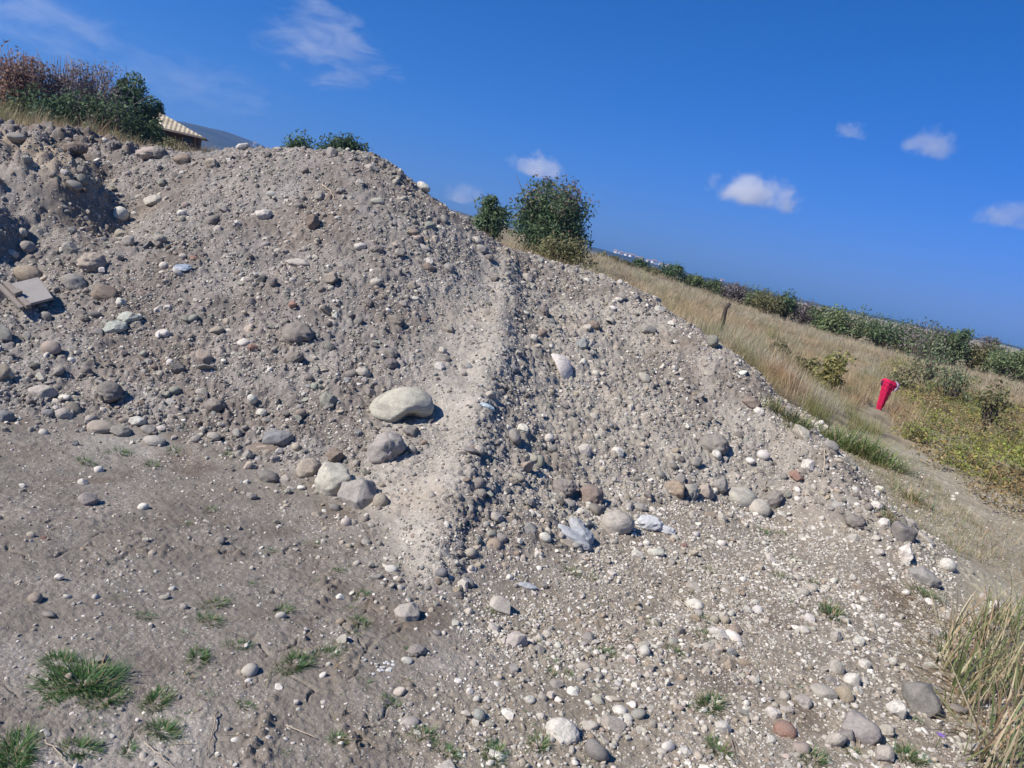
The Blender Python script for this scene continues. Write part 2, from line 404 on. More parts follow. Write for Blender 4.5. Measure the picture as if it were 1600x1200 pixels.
# ------------------------------------------------------------------ terrain meshes
def soil_tint():
    m = GM; x, y = GX, GY
    def mixc(a, b, f): return a * (1 - f[..., None]) + np.array(b) * f[..., None]
    c = np.zeros(x.shape + (3,)) + np.array((.205, .178, .145))                    # yard, left
    c = mixc(c, (.245, .207, .158), m['right'] * (1 - m['mound']))                 # yard, right: pale and warm
    mound = np.zeros_like(c) + np.array((.222, .198, .172))
    mound = mixc(mound, (.300, .266, .216), m['right'])
    mound = mixc(mound, (.350, .312, .255), np.clip(m['smooth'] + .7 * m['spur'], 0, 1))
    brown = sstep(-.05, .3, fbm(x, y, 1.1, 4, 71)) * (1 - .8 * m['smooth'])
    mound = mixc(mound, (.165, .135, .108), brown * .7)
    bank = sstep(-4.2, -5.0, x) * sstep(6.6, 7.4, y) * sstep(-.25, .2, fbm(x, y, .5, 3, 78))
    mound = mixc(mound, (.135, .105, .080), bank * .85)
    mid = np.exp(-((x + 1.9) / 1.1) ** 2 - ((y - 5.9) / .55) ** 2) * sstep(-.3, .2, fbm(x, y, .5, 3, 79))
    mound = mixc(mound, (.160, .135, .112), mid * .6)
    tc_ = at_depth(45, 285, 7.2)
    sh = np.exp(-((x - tc_[0]) / .7) ** 2 - ((y - 7.25) / .35) ** 2)
    mound = mixc(mound, (.37, .295, .21), sh * .9)
    c = c * (1 - m['mound'][..., None]) + mound * m['mound'][..., None]
    c = mixc(c, (.30, .25, .165), np.clip(m['field'] + m['far'], 0, 1))
    c = mixc(c, (.315, .275, .200), m['path'])
    c = c * (1 + .20 * fbm(x, y, .38, 4, 75) + .16 * fbm(x, y, .09, 3, 76))[..., None]
    pale = sstep(.15, .5, fbm(x, y, .8, 3, 77)) * (1 - m['mound']) * (1 - m['right'])
    c = mixc(c, (.305, .275, .235), pale * .8)
    damp = sstep(.22, .45, fbm(x, y, .55, 3, 73)) * (1 - m['mound']) * (1 - m['path'])
    c = mixc(c, (.155, .122, .092), np.clip(damp * .7 + .5 * rut_mask(x, y) * (1 - m['mound']), 0, 1))
    return c

TINT = soil_tint()
nr, nc = GX.shape
II, JJ = np.meshgrid(np.arange(nr - 1), np.arange(nc - 1), indexing='ij')
sdq = .25 * (GM['sd'][:-1, :-1] + GM['sd'][1:, :-1] + GM['sd'][:-1, 1:] + GM['sd'][1:, 1:])
FULL = np.stack([GX, GY, GZ], -1).reshape(-1, 3)
TFLAT = TINT.reshape(-1, 3)
dl_, side_ = line_dist(SPUR, GX, GY)
right_of = (side_ > 0) & (GX > -.6)
sideq = right_of[:-1, :-1]

def sheet(name, cellmask, zoff=None):
    i, j = II[cellmask], JJ[cellmask]
    q = np.stack([i * nc + j, i * nc + j + 1, (i + 1) * nc + j + 1, (i + 1) * nc + j], -1)[:, ::-1]
    used, inv = np.unique(q.ravel(), return_inverse=True)
    v = FULL[used].copy()
    if zoff is not None: v[:, 2] += zoff.reshape(-1)[used]
    o = mesh_obj(name, v, inv.reshape(-1, 4), M_SOIL)
    set_color(o, TFLAT[used])
    return o

under = -0.05 * sstep(0.0, 0.06, GM['sd'])
g = sheet('ground', sdq < 0.30, under)
tag(g, 'dusty bare earth with trampled stones around the gravel mounds', 'ground', kind='structure')
o = sheet('gravel_mound', (sdq > -0.004) & ~sideq)
tag(o, 'tall grey mound of gravel and soil with its long stony slope at left', 'gravel mound', 'dumped mounds of gravel and soil')
o = sheet('gravel_mound', (sdq > -0.004) & sideq)
tag(o, 'lower gravel mound to the right of the pale smooth spur', 'gravel mound', 'dumped mounds of gravel and soil')
# ------------------------------------------------------------------ stones
def ico(sub):
    bm = bmesh.new(); bmesh.ops.create_icosphere(bm, subdivisions=sub, radius=1.0)
    v = np.array([p.co[:] for p in bm.verts]); f = np.array([[q.index for q in p.verts] for p in bm.faces]); bm.free()
    return v, f
ICO = {s: ico(s) for s in (2, 3, 4, 5)}

def n3(v, rs, freq, k=9):
    s = np.zeros(len(v))
    for _ in range(k):
        d = rs.normal(size=3); d /= np.linalg.norm(d)
        s += np.sin(v @ (d * freq * rs.uniform(.6, 1.5)) + rs.uniform(0, 6.28))
    return s / math.sqrt(k)

def stone_verts(seed, sub=3, angular=.5, rough=.05):
    rs = np.random.default_rng(seed); v, f = ICO[sub]; v = v.copy()
    n0 = v.copy()
    v *= (1 + (.10 + .08 * rs.random()) * n3(n0, rs, 1.7))[:, None]
    for _ in range(int(4 + 9 * angular)):
        d = rs.normal(size=3); d /= np.linalg.norm(d); o = rs.uniform(.60, .92) if angular > .3 else rs.uniform(.75, .98)
        q = v @ d; ex = np.maximum(q - o, 0)
        v -= d[None, :] * (ex * (.55 + .42 * angular))[:, None]
    v *= (1 + rough * .5 * n3(n0, rs, 6) + rough * .45 * n3(n0, rs, 14) + (rough * .22 * n3(n0, rs, 30) if sub > 3 else 0))[:, None]
    v -= .5 * (v.max(0) + v.min(0)); v /= .5 * (v.max(0) - v.min(0))
    return v, f

def hull_verts(seed, n=20, bev=.10, cuts=2, rough=.03):
    """a broken stone: the hull of scattered points, its edges worn, its faces a little uneven"""
    rs = np.random.default_rng(seed); bm = bmesh.new()
    for _ in range(n):
        d = rs.normal(size=3); d /= np.linalg.norm(d); bm.verts.new(d * rs.uniform(.78, 1.0) * np.array([1, 1, 1]))
    r = bmesh.ops.convex_hull(bm, input=bm.verts)
    bmesh.ops.delete(bm, geom=list({g for g in r['geom_interior'] if isinstance(g, bmesh.types.BMVert)}), context='VERTS')
    bmesh.ops.dissolve_limit(bm, angle_limit=.30, verts=bm.verts[:], edges=bm.edges[:])
    if bev: bmesh.ops.bevel(bm, geom=bm.edges[:], offset=bev, segments=2 if cuts else 1, profile=.55, affect='EDGES', clamp_overlap=True)
    bmesh.ops.triangulate(bm, faces=bm.faces[:])
    for _ in range(cuts):
        bmesh.ops.subdivide_edges(bm, edges=[e for e in bm.edges if e.calc_length() > .16], cuts=1, use_grid_fill=False); bmesh.ops.triangulate(bm, faces=bm.faces[:])
    v = np.array([p.co[:] for p in bm.verts]); bm.verts.index_update(); f = np.array([[q.index for q in p.verts] for p in bm.faces]); bm.free()
    if rough and cuts: v = v * (1 + rough * (.6 * n3(v, rs, 5) + .5 * n3(v, rs, 12) + .3 * n3(v, rs, 25)))[:, None]
    v -= .5 * (v.max(0) + v.min(0)); v /= .5 * (v.max(0) - v.min(0))
    return v, f

def clod_verts(seed, sub=4):
    rs = np.random.default_rng(seed); v, f = ICO[sub]; n0 = v.copy()
    v = v * (1 + .22 * n3(n0, rs, 2.2) + .10 * np.abs(n3(n0, rs, 6)) + .06 * n3(n0, rs, 13) + .035 * n3(n0, rs, 27))[:, None]
    v -= .5 * (v.max(0) + v.min(0)); v /= .5 * (v.max(0) - v.min(0))
    return v, f

TONE = dict(white=(.56, .515, .435), pale=(.40, .358, .292), beige=(.355, .302, .232), tan=(.31, .248, .178), grey=(.285, .258, .222), dark=(.185, .166, .145),
            blue=(.235, .228, .215), green=(.25, .245, .195), brown=(.22, .172, .132), pink=(.36, .29, .235), red=(.34, .17, .12), soil=(.225, .197, .165), gpale=(.37, .37, .315))
CAMR = np.array([cr, sr * sp, sr * cp]); CAMU = np.array([-sr, cr * sp, cr * cp]); CAMF = np.array([0, cp, -sp])

def put_stone(px, py, w, h, tone, label, shape='cobble', rot=0.0, seed=None, sink=.25, name='stone', cat='stone', group=None, sub=4):
    """w, h: its size in photo pixels, turned into metres by its distance"""
    seed = seed if seed is not None else int(px * 31 + py * 17)
    rs = np.random.default_rng(seed)
    p, t = hit(px, min(py + .30 * h, 1199))
    W = w * t / FPX * .5; Hh = h * t / FPX * .5
    up = HN(p[0:1], p[1:2], .12)[0]
    up = up * .6 + np.array([0, 0, .4]); up /= np.linalg.norm(up)
    xax = CAMR - up * (CAMR @ up); xax /= np.linalg.norm(xax); yax = np.cross(up, xax)
    ca, sa = math.cos(rot), math.sin(rot)                              # turn in the picture plane: counter-clockwise
    xr = xax * ca + (yax * .8 + up * .6) * sa; xr /= np.linalg.norm(xr)
    zr = up - xr * (up @ xr); zr /= np.linalg.norm(zr); yr = np.cross(zr, xr)
    if shape == 'clod': v, f = clod_verts(seed, sub)
    elif shape == 'kidney':
        v, f = stone_verts(seed, 5, .15, .02); v = v.copy()
        v[:, 2] += .16 * (1 - v[:, 0] ** 2) - .06; nf = np.exp(-((v[:, 0] - .22) / .30) ** 2) * sstep(.35, -.7, v[:, 2]); v[:, 2] += .34 * nf; v[:, 1] += .30 * nf * sstep(.2, -.8, v[:, 1]); sink = .06
    elif shape == 'crescent':
        v, f = stone_verts(seed, 4, .2, .03); v = v.copy(); v[:, 2] = .7 * v[:, 2] + 1.1 * (1 - v[:, 0] ** 2) - .4; sink = -.2
    elif shape in ('angular', 'block', 'slab'):
        v, f = hull_verts(seed, dict(angular=34, block=18, slab=26)[shape], .13, 4 if w * h > 1500 else 3, .055)
    else:
        ang = dict(cobble=.42, round=.16, angular=.85, slab=.7, block=1.0)[shape]
        v, f = stone_verts(seed, 5 if w * h > 1800 else sub, ang, .055 if ang > .3 else .04)
    D = .5 * (W + Hh) * rs.uniform(.85, 1.1)
    if shape == 'slab': D = max(W, Hh) * .8
    s = np.array([W, D, Hh]) * 1.04
    q = (v * s) @ np.stack([xr, yr, zr])
    q[:, 2] *= 1.0
    o = mesh_obj(name, q, f, M_STONE)
    lift = Hh * (1 - 2 * sink) * .55
    o.location = Vector(p + up * max(lift, .1 * Hh))
    b = .5 * max(0, 1); c = np.array(TONE[tone]) * rs.uniform(.92, 1.08) * (1 + .012 * rs.normal(size=3))
    o.color = (*(c * 1.12), 1)
    tag(o, label, cat, group)
    return o

STONES = [
 # px, py, w, h, tone, shape, rot, label
 (626,631,96,50,'pale','kidney',.26,'large pale kidney shaped boulder high on the slope left of the spur'),
 (604,693,58,56,'grey','clod',0,'dust covered round grey boulder half buried just below the kidney shaped one'),
 (518,742,58,56,'pale','angular',.5,'pale beige angular boulder at the foot of the tall mound, left of its grey twin'),
 (561,763,60,58,'grey','angular',-.4,'blocky grey boulder at the mound foot touching the pale beige boulder'),
 (482,727,38,36,'beige','angular',.3,'greyish beige stone standing left of the two blocky foot boulders'),
 (595,780,24,27,'beige','round',0,'small rounded stone right against the blocky grey boulder'),
 (418,742,36,22,'dark','cobble',0,'dark grey stone lying alone on the flat just below the mound foot'),
 (434,680,48,24,'blue','angular',.1,'bluish dark angular stone above the flat grey sliver at the mound foot'),
 (410,699,52,10,'brown','slab',.25,'long thin brown grey sliver of stone under the bluish dark stone'),
 (522,708,27,24,'brown','angular',.6,'brown lump topped by a pale chip above the pale beige boulder'),
 (512,623,30,27,'green','angular',-.3,'greenish dark angular stone up and left of the kidney shaped boulder'),
 (641,672,26,18,'dark','angular',0,'small dark stone tucked right of the dusty round boulder'),
 (748,702,17,17,'pale','round',0,'pale round pebble on the smooth dusty side of the spur'),
 (766,614,19,14,'pale','cobble',.4,'pale pointed pebble on the spur crest level with the kidney boulder'),
 (647,719,19,12,'pale','cobble',0,'small pale pebble below the dusty round boulder, lying flat'),
 (644,701,14,21,'grey','cobble',1.1,'small upright grey pebble right of the dusty round boulder'),
 (187,331,23,24,'white','round',0,'pale round cobble at the right rim of the shaded hollow'),
 (145,407,40,34,'pink','clod',0,'pinkish hollowed boulder below the shaded hollow at left'),
 (45,425,40,27,'tan','round',-.2,'olive brown boulder above the broken board'),
 (116,438,38,28,'grey','cobble',-.3,'grey cobble half in shade right of the olive brown boulder'),
 (164,455,40,27,'brown','cobble',-.1,'flat brown cobble above the greenish white slab'),
 (189,471,14,19,'white','cobble',1.2,'small bright white cobble standing on the greenish white slab'),
 (203,492,36,22,'gpale','slab',.5,'upper pale greenish slab right of the broken board'),
 (180,508,34,20,'gpale','slab',.4,'lower pale greenish white slab leaning on its larger neighbour'),
 (80,541,30,24,'pink','round',-.1,'rounded greyish pink cobble below the broken board'),
 (240,310,30,17,'pale','cobble',0,'light oval cobble up right of the shaded hollow'),
 (43,383,22,20,'grey','round',0,'grey cobble on the shaded bank above the olive brown boulder'),
 (33,361,16,14,'pale','round',0,'small light cobble in the shaded bank at the far left'),
 (110,385,24,18,'grey','angular',0,'grey stone at the lower lip of the shaded hollow'),
 (200,374,20,16,'pale','cobble',.4,'pale stone below the round cobble on the hollow rim'),
 (190,364,22,14,'beige','cobble',0,'beige stone wedged between the hollow rim and a pale stone'),
 (256,413,14,12,'white','round',0,'white pebble left of the bluish plastic scrap'),
 (285,332,15,11,'white','cobble',0,'white chip on the upper slope between two light cobbles'),
 (371,348,13,11,'white','cobble',0,'white chip in the middle of the upper slope'),
 (255,519,20,11,'white','cobble',.2,'white oval pebble right of the greenish slabs'),
 (277,571,24,24,'dark','block',.3,'dark pointed stone standing on the lower left slope'),
 (72,492,18,14,'grey','round',0,'grey pebble at the lower corner of the broken board'),
 (66,611,38,23,'pale','cobble',-.1,'pale cream boulder low on the slope at far left'),
 (6,649,26,22,'blue','cobble',0,'bluish grey cobble at the left picture edge by the mound foot'),
 (97,645,28,22,'pale','cobble',-.2,'light cobble in shade at the mound foot under the cream boulder'),
 (76,643,16,12,'blue','angular',0,'small bluish stone left of the light foot cobble'),
 (158,665,42,20,'beige','cobble',.15,'long beige cobble lying along the mound foot'),
 (187,672,28,19,'grey','cobble',0,'grey cobble resting against the long beige foot cobble'),
 (241,687,32,17,'pale','round',0,'grey and white cobble that has rolled onto the yard edge'),
 (214,655,25,13,'white','angular',.2,'white wedge shaped stone above the grey foot cobble'),
 (252,668,16,10,'white','cobble',.1,'small white stone right of the wedge shaped white one'),
 (232,670,24,15,'grey','angular',0,'grey angular stone between two white foot stones'),
 (334,680,21,14,'pale','round',0,'pale round cobble among the small stones at the mound foot'),
 (306,684,16,13,'grey','round',0,'grey round pebble left of the pale foot cobble'),
 (388,708,20,15,'grey','slab',.6,'tilted grey flake at the mound foot below the flat sliver'),
 (136,778,29,23,'grey','angular',-.2,'single grey stone with a dark shadow alone on the left yard'),
 (393,774,18,13,'grey','angular',0,'small grey stone alone on the yard below the foot stones'),
 (394,622,14,19,'white','round',1.3,'egg shaped white pebble low on the tall slope'),
 (465,518,50,34,'soil','clod',0,'largest dark soil clod in the middle of the tall slope'),
 (489,343,21,24,'brown','block',.1,'reddish brown block like a broken brick on the upper slope'),
 (466,409,36,13,'pale','cobble',-.2,'long pale flat stone across the middle of the upper slope'),
 (563,383,19,12,'white','cobble',0,'pale domed stone over its own narrow shadow on the upper slope'),
 (535,411,16,13,'pale','angular',.4,'light angular stone right of the long pale flat one'),
 (650,372,17,15,'pink','angular',.5,'pinkish white stone on the upper slope near the skyline'),
 (661,386,22,10,'pale','cobble',0,'pale flat stone under the pinkish white one'),
 (645,362,18,14,'brown','angular',0,'brown stone above the pinkish white one'),
 (669,408,17,14,'white','angular',0,'bright rough stone below the pale flat one near the skyline'),
 (611,550,22,18,'dark','block',0,'upper of two dark stones in the middle of the slope'),
 (610,566,24,16,'dark','angular',.3,'lower of two dark stones in the middle of the slope'),
 (580,261,22,10,'pale','slab',-.15,'pale slab on the skyline just right of the dark shrub top'),
 (661,291,23,13,'white','round',-.15,'white capped cobble sitting on the skyline ridge'),
 (718,327,15,9,'white','cobble',0,'white stone on the skyline left of the small shrub'),
 (412,332,26,16,'white','angular',0,'broad white stone in the upper middle slope'),
 (590,312,22,10,'pale','cobble',0,'pale flat stone under the skyline slab'),
 (752,388,20,14,'grey','round',0,'grey cobble in the stony band right of the tall slope'),
 (745,374,20,12,'pale','cobble',0,'light cobble at the top of the stony band'),
 (670,416,19,15,'brown','round',0,'brown cobble lying left of the stony band'),
 (687,571,16,13,'white','angular',0,'white stone with a dark cap above the kidney boulder'),
 (694,560,20,9,'soil','slab',.1,'dark flat chip resting on a white stone above the kidney boulder'),
 (532,297,14,10,'grey','block',0,'grey squarish stone right of the straw on the upper slope'),
 (234,237,42,20,'pink','clod',0,'pinkish pale rock heap on the skyline below the shed'),
 (250,236,22,24,'dark','clod',.4,'dark soil lump leaning on the pinkish rock heap'),
 (286,248,27,19,'brown','cobble',.3,'dark brown boulder on the mound top right of the pinkish rocks'),
 (331,254,20,19,'beige','angular',0,'beige stone on the mound top right of the dark brown boulder'),
 (119,229,34,20,'brown','clod',0,'dark earth clod on the left shoulder under the trees'),
 (40,247,15,13,'pale','angular',0,'pale stone in the dark earth at the far left top'),
 (101,268,13,9,'white','cobble',0,'small white stone below the dark earth clod'),
 (876,574,50,15,'white','crescent',-.95,'white crescent shaped stone standing on the low mound'),
 (1006,588,23,15,'pale','cobble',-.9,'long pale stone lying downhill on the low mound'),
 (929,649,18,11,'pale','cobble',-.8,'small pale oblong stone right below the crescent shaped one'),
 (816,668,18,15,'white','angular',0,'white stone just right of the spur with a short dark shadow'),
 (803,679,24,17,'grey','round',-.5,'grey cobble touching the white stone right of the spur'),
 (857,682,14,15,'white','round',0,'small white stone with a grey cobble right under it'),
 (862,700,17,13,'grey','round',0,'grey cobble right under a small white stone on the low mound'),
 (820,724,20,33,'beige','block',.1,'tall upright beige stone casting a blue shadow right of the spur'),
 (940,678,13,13,'pale','angular',0,'pale pebble in the middle of the low mound'),
 (965,704,20,15,'white','angular',-.5,'white tipped stone with a long dark shadow on the low mound'),
 (908,535,22,24,'blue','angular',-.8,'bluish grey pointed stone high on the low mound'),
 (845,519,17,16,'brown','cobble',0,'brown stone beside a white chip below the spur crest'),
 (834,526,13,13,'white','cobble',0,'white chip left of a brown stone below the spur crest'),
 (1013,513,27,16,'grey','cobble',0,'grey oval cobble near the top of the low mound'),
 (953,503,16,9,'pale','crescent',-.4,'small curved pale stone near the top of the low mound'),
 (927,507,20,16,'brown','clod',0,'dark brown clod near the top of the low mound'),
 (1115,689,46,34,'soil','clod',.2,'large soil clod on the lower right slope with a dark right side'),
 (880,755,36,31,'soil','clod',0,'rounded soil clod at the foot of the low mound'),
 (922,770,38,38,'brown','clod',.2,'reddish brown soil clod above the largest foot boulder'),
 (963,812,52,42,'pale','round',.1,'largest pale grey boulder at the foot of the low mound'),
 (1053,757,27,38,'tan','angular',1.4,'tan upright stone, first of the row at the low mound foot'),
 (1078,765,24,26,'grey','clod',0,'grey crumbly stone between the tan and the beige one'),
 (1101,763,27,28,'beige','angular',.6,'beige stone with a split face in the foot row'),
 (1121,755,26,30,'grey','angular',0,'grey stone ending the foot row on its right'),
 (1157,773,54,27,'pale','round',.12,'long smooth pale boulder on the right end of the foot row'),
 (1184,790,37,29,'pale','round',.1,'rounded pale grey boulder below the long smooth boulder'),
 (1207,775,30,30,'soil','clod',0,'soil coloured lump right of the long smooth boulder'),
 (1013,773,16,15,'dark','angular',0,'small dark stone at the foot between clod and foot row'),
 (1000,791,24,14,'grey','angular',0,'grey stone behind the white plastic bag'),
 (851,837,19,14,'white','round',0,'white stone left of the bluish plastic bag'),
 (1128,807,16,15,'pale','angular',.5,'pale stone alone on the flat below the rounded grey boulder'),
 (1186,641,19,14,'white','angular',0,'white stone hanging on the right edge of the low mound'),
 (1172,626,28,15,'brown','slab',0,'brown slab at the right edge of the low mound'),
 (1062,745,17,15,'grey','round',0,'grey pebble resting on top of the foot row'),
 (1119,709,16,14,'white','round',0,'white pebble under the large soil clod on the right'),
 (1088,720,20,14,'grey','cobble',.3,'grey cobble below the large soil clod on the right'),
 (877,1138,54,37,'white','cobble',-.15,'big white boulder on the ground at the bottom middle'),
 (958,1127,40,22,'pale','angular',-.5,'pale wedge shaped stone right of the big white boulder'),
 (982,1130,9,12,'white','cobble',0,'tiny white pebble touching the wedge shaped stone'),
 (1018,1130,13,17,'pale','cobble',-1,'pale oblong pebble between wedge stone and foreground gravel'),
 (1085,942,28,17,'white','cobble',-.1,'white oval cobble on the flat in front of the low mound'),
 (1122,987,36,20,'white','angular',-.5,'white speckled stone under the cluster of beige pebbles'),
 (1147,982,24,20,'tan','cobble',0,'tan stone right of the white speckled one'),
 (1116,967,15,14,'beige','round',0,'beige pebble, left one of the pair above the white speckled stone'),
 (1131,967,14,15,'beige','round',0,'beige pebble, right one of the pair above the white speckled stone'),
 (1143,1017,17,15,'blue','angular',0,'blue grey faceted pebble below the tan stone'),
 (1107,1010,22,16,'pale','angular',0,'light stone left of the blue grey faceted pebble'),
 (827,1092,18,13,'white','cobble',0,'white pebble above the big white boulder, left of a cream one'),
 (847,1088,15,12,'pale','round',0,'cream pebble above the big white boulder'),
 (935,1092,22,14,'pale','cobble',-.5,'cream slanted stone above the wedge shaped stone'),
 (920,994,20,15,'grey','cobble',-.3,'grey stone in the track left of a grass tuft'),
 (1006,1004,18,10,'pale','cobble',0,'flat pale pebble in the middle of the gravelly flat'),
 (1139,1036,20,18,'tan','angular',.8,'tan pointed stone under the blue grey pebble'),
 (1398,1103,30,38,'white','angular',1.2,'brightest white rock among the boulders near the tall grass'),
 (1437,1088,58,62,'dark','angular',.6,'large dark grey boulder beside the tall grass'),
 (1345,1135,62,48,'grey','angular',-.5,'broad grey pink boulder near the bottom right'),
 (1305,1151,22,38,'pale','cobble',-1.1,'pale oblong stone leaning on the broad boulder'),
 (1320,1146,24,32,'grey','cobble',-1.0,'grey oblong stone between the pale one and the broad boulder'),
 (1285,1080,42,26,'pale','cobble',-.2,'pale cream stone left of the tan wedge'),
 (1317,1081,30,32,'tan','cobble',-1.0,'tan wedge stone right of the pale cream one'),
 (1330,1059,24,27,'white','round',-.9,'white egg shaped stone above the tan wedge'),
 (1340,1079,16,16,'white','angular',0,'small white chip between tan wedge and brightest rock'),
 (1225,1137,35,28,'red','round',.1,'round reddish brown stone at the bottom right'),
 (1251,1166,26,22,'pink','cobble',0,'pinkish stone below the round reddish brown one'),
 (1381,1173,28,32,'pale','angular',-1.0,'pale rough stone at the bottom edge under the broad boulder'),
 (1384,1139,22,26,'pale','angular',-.9,'pale slanted stone right of the broad boulder'),
 (1305,1040,24,28,'pale','cobble',1.0,'pale tilted stone left above the egg shaped one'),
 (1342,1000,21,17,'white','angular',0,'white chunk on the gravel right of a grassy tuft'),
 (1305,992,20,22,'pale','angular',.8,'light chunk left of the white chunk'),
 (1265,965,20,15,'white','cobble',-.7,'white oblong pebble beside the green tuft on the right flat'),
 (1394,1031,13,15,'white','cobble',-.8,'small white stone just above the large dark boulder'),
 (1350,1036,18,16,'white','angular',.2,'white stone right above the egg shaped one'),
 (1207,1112,24,19,'white','angular',-.4,'white stone above the round reddish brown one'),
 (1228,1108,22,16,'pale','angular',.2,'cream stone above the round reddish brown one'),
 (1255,1095,26,20,'pale','angular',-.9,'cream upright shard left of the pale cream stone'),
 (1204,1154,16,16,'white','angular',0,'white stone left below the round reddish brown one'),
 (1413,861,23,38,'white','block',.05,'upright white block on the right rim of the gravel'),
 (1478,879,25,23,'white','round',0,'round white cobble at the rim right of the upright block'),
 (1442,898,54,30,'grey','angular',0,'broad dusty grey boulder at the rim below the upright block'),
 (1410,829,40,27,'dark','slab',-.6,'dark grey flat slab above the upright white block'),
 (1380,816,19,18,'white','angular',0,'white stone left of the dark flat slab'),
 (1368,787,18,14,'white','angular',.3,'white stone up the rim from the dark flat slab'),
 (1422,815,22,12,'pale','angular',.2,'pale stone behind the dark flat slab'),
 (1447,841,30,9,'pale','cobble',-.4,'flat pale shard in the grass right of the dark flat slab'),
 (1552,947,25,30,'white','round',-.6,'large white pebble lying on the dirt path'),
 (1537,931,18,14,'pale','cobble',.3,'pale stone behind the large white pebble on the path'),
 (1296,695,27,20,'grey','round',0,'round grey stone in the grass at the mound edge'),
 (1253,677,38,22,'pale','slab',-.7,'long pale slab on the right edge of the low mound'),
 (1262,726,20,20,'white','angular',.5,'whitish stone below the long pale slab'),
 (1244,741,24,20,'red','block',-.5,'brick coloured fragment below the whitish rim stone'),
 (1335,813,32,26,'soil','clod',0,'soil lump on the flat inside the right rim'),
 (1336,763,12,9,'white','round',0,'small white stone at the grass edge of the rim'),
 (1255,924,20,13,'pale','round',.2,'cream pebble on the right flat above the green tuft'),
 (55,932,20,18,'beige','round',0,'beige stone alone on the lower left yard'),
 (287,947,12,11,'pale','round',0,'pale round pebble on the lower left yard'),
 (257,932,17,9,'pale','cobble',.2,'pale flat pebble in the middle of the left yard'),
 (635,953,39,31,'pale','block',.2,'cream block at the lower end of the spur'),
 (636,1030,18,10,'white','cobble',-.2,'white pebble above the white plaster crumbs'),
 (652,1014,30,20,'grey','clod',.3,'grey lump left of the spur foot'),
 (748,1115,19,24,'gpale','round',1.2,'bluish white cobble at the bottom middle'),
 (765,1130,16,10,'pale','round',0,'cream pebble right below the bluish white cobble'),
 (640,1100,10,8,'pale','round',0,'cream pebble near the bottom middle soil clods'),
 (752,768,14,14,'grey','angular',0,'grey stone at the gravel pocket beside the spur'),
 (774,806,24,16,'pale','cobble',-.2,'pale oval cobble at the foot of the spur'),
 (783,839,18,15,'grey','round',0,'grey cobble in the dark gravel pocket'),
 (735,862,18,16,'pale','round',.4,'pale pebble at the centre of the dark gravel pocket'),
 (713,877,8,12,'white','cobble',1.3,'white sliver left in the dark gravel pocket'),
 (736,888,11,14,'white','cobble',1.0,'white pebble at the lower end of the dark gravel pocket'),
 (731,908,20,13,'blue','round',0,'bluish cobble at the lower end of the dark gravel pocket'),
 (716,929,18,14,'dark','angular',0,'dark stone below the bluish cobble'),
 (395,541,14,12,'red','angular',0,'pink brick crumb on the tall slope'),
 (457,474,13,11,'red','angular',.4,'red brick crumb above the largest soil clod'),
 (303,403,14,9,'red','angular',0,'red brick crumb beside the bluish plastic scrap'),
 (1069,851,11,8,'red','angular',0,'orange brick crumb below the white plastic bag'),
 (68,840,9,8,'red','angular',0,'orange brick crumb on the left yard'),
]
TONE['red'] = (.29, .175, .132)
for s_ in STONES:
    put_stone(*s_[:5], s_[7], s_[5], s_[6])
HERO = np.array([[s_[0], s_[1], .5 * max(s_[2], s_[3])] for s_ in STONES])

# ---- further stones big enough to count: same kinds, placed by chance over the slopes
def visible(x, y, z):                                    # in view of the photo and not behind the mound's crest
    d = np.stack([x, y, z - EYE], -1)
    u = d @ CAMR; v = d @ CAMU; f = d @ CAMF
    px = 800 + FPX * u / f; py = 600 - FPX * v / f
    ok = (px > -20) & (px < 1620) & (py < 1220) & (f > 0)
    for k in np.linspace(.55, .985, 40):
        ok &= (EYE + (z + .02 - EYE) * k) > HZ(x * k, y * k) - .004
    return ok, px, py

KINDS = {  # region -> tones with weights
 'tall': (['grey', 'dark', 'soil', 'pale', 'beige', 'white', 'blue', 'green', 'brown', 'pink'], [.22, .05, .22, .19, .10, .08, .04, .06, .03, .02]),
 'low': (['grey', 'soil', 'pale', 'beige', 'white', 'blue', 'tan', 'green'], [.16, .24, .24, .10, .16, .03, .03, .04]),
 'yard': (['pale', 'white', 'beige', 'grey', 'tan', 'pink'], [.36, .32, .14, .10, .06, .02]),
}
WORD = dict(white='white', pale='pale', beige='beige', tan='tan', grey='grey', dark='dark grey', blue='bluish', green='greenish', brown='brown', pink='pinkish', soil='soil coloured')
PLACE = dict(tall='on the long slope of the tall mound', low='on the face of the low right mound', yard='in the trodden gravel in front of the low mound')
PROTO = {}
def proto_stone(k, shape):
    if (k, shape) not in PROTO:
        ang = dict(cobble=.42, angular=.85, clod=0)[shape]
        v, f = clod_verts(900 + k, 4) if shape == 'clod' else hull_verts(700 + k, 24, .12, 3, .05) if shape == 'angular' else stone_verts(500 + k * 7 + int(ang * 100), 4, ang, .045)
        me = mesh_obj('stone', v, f, M_STONE, link=False).data
        PROTO[(k, shape)] = me
    return PROTO[(k, shape)]

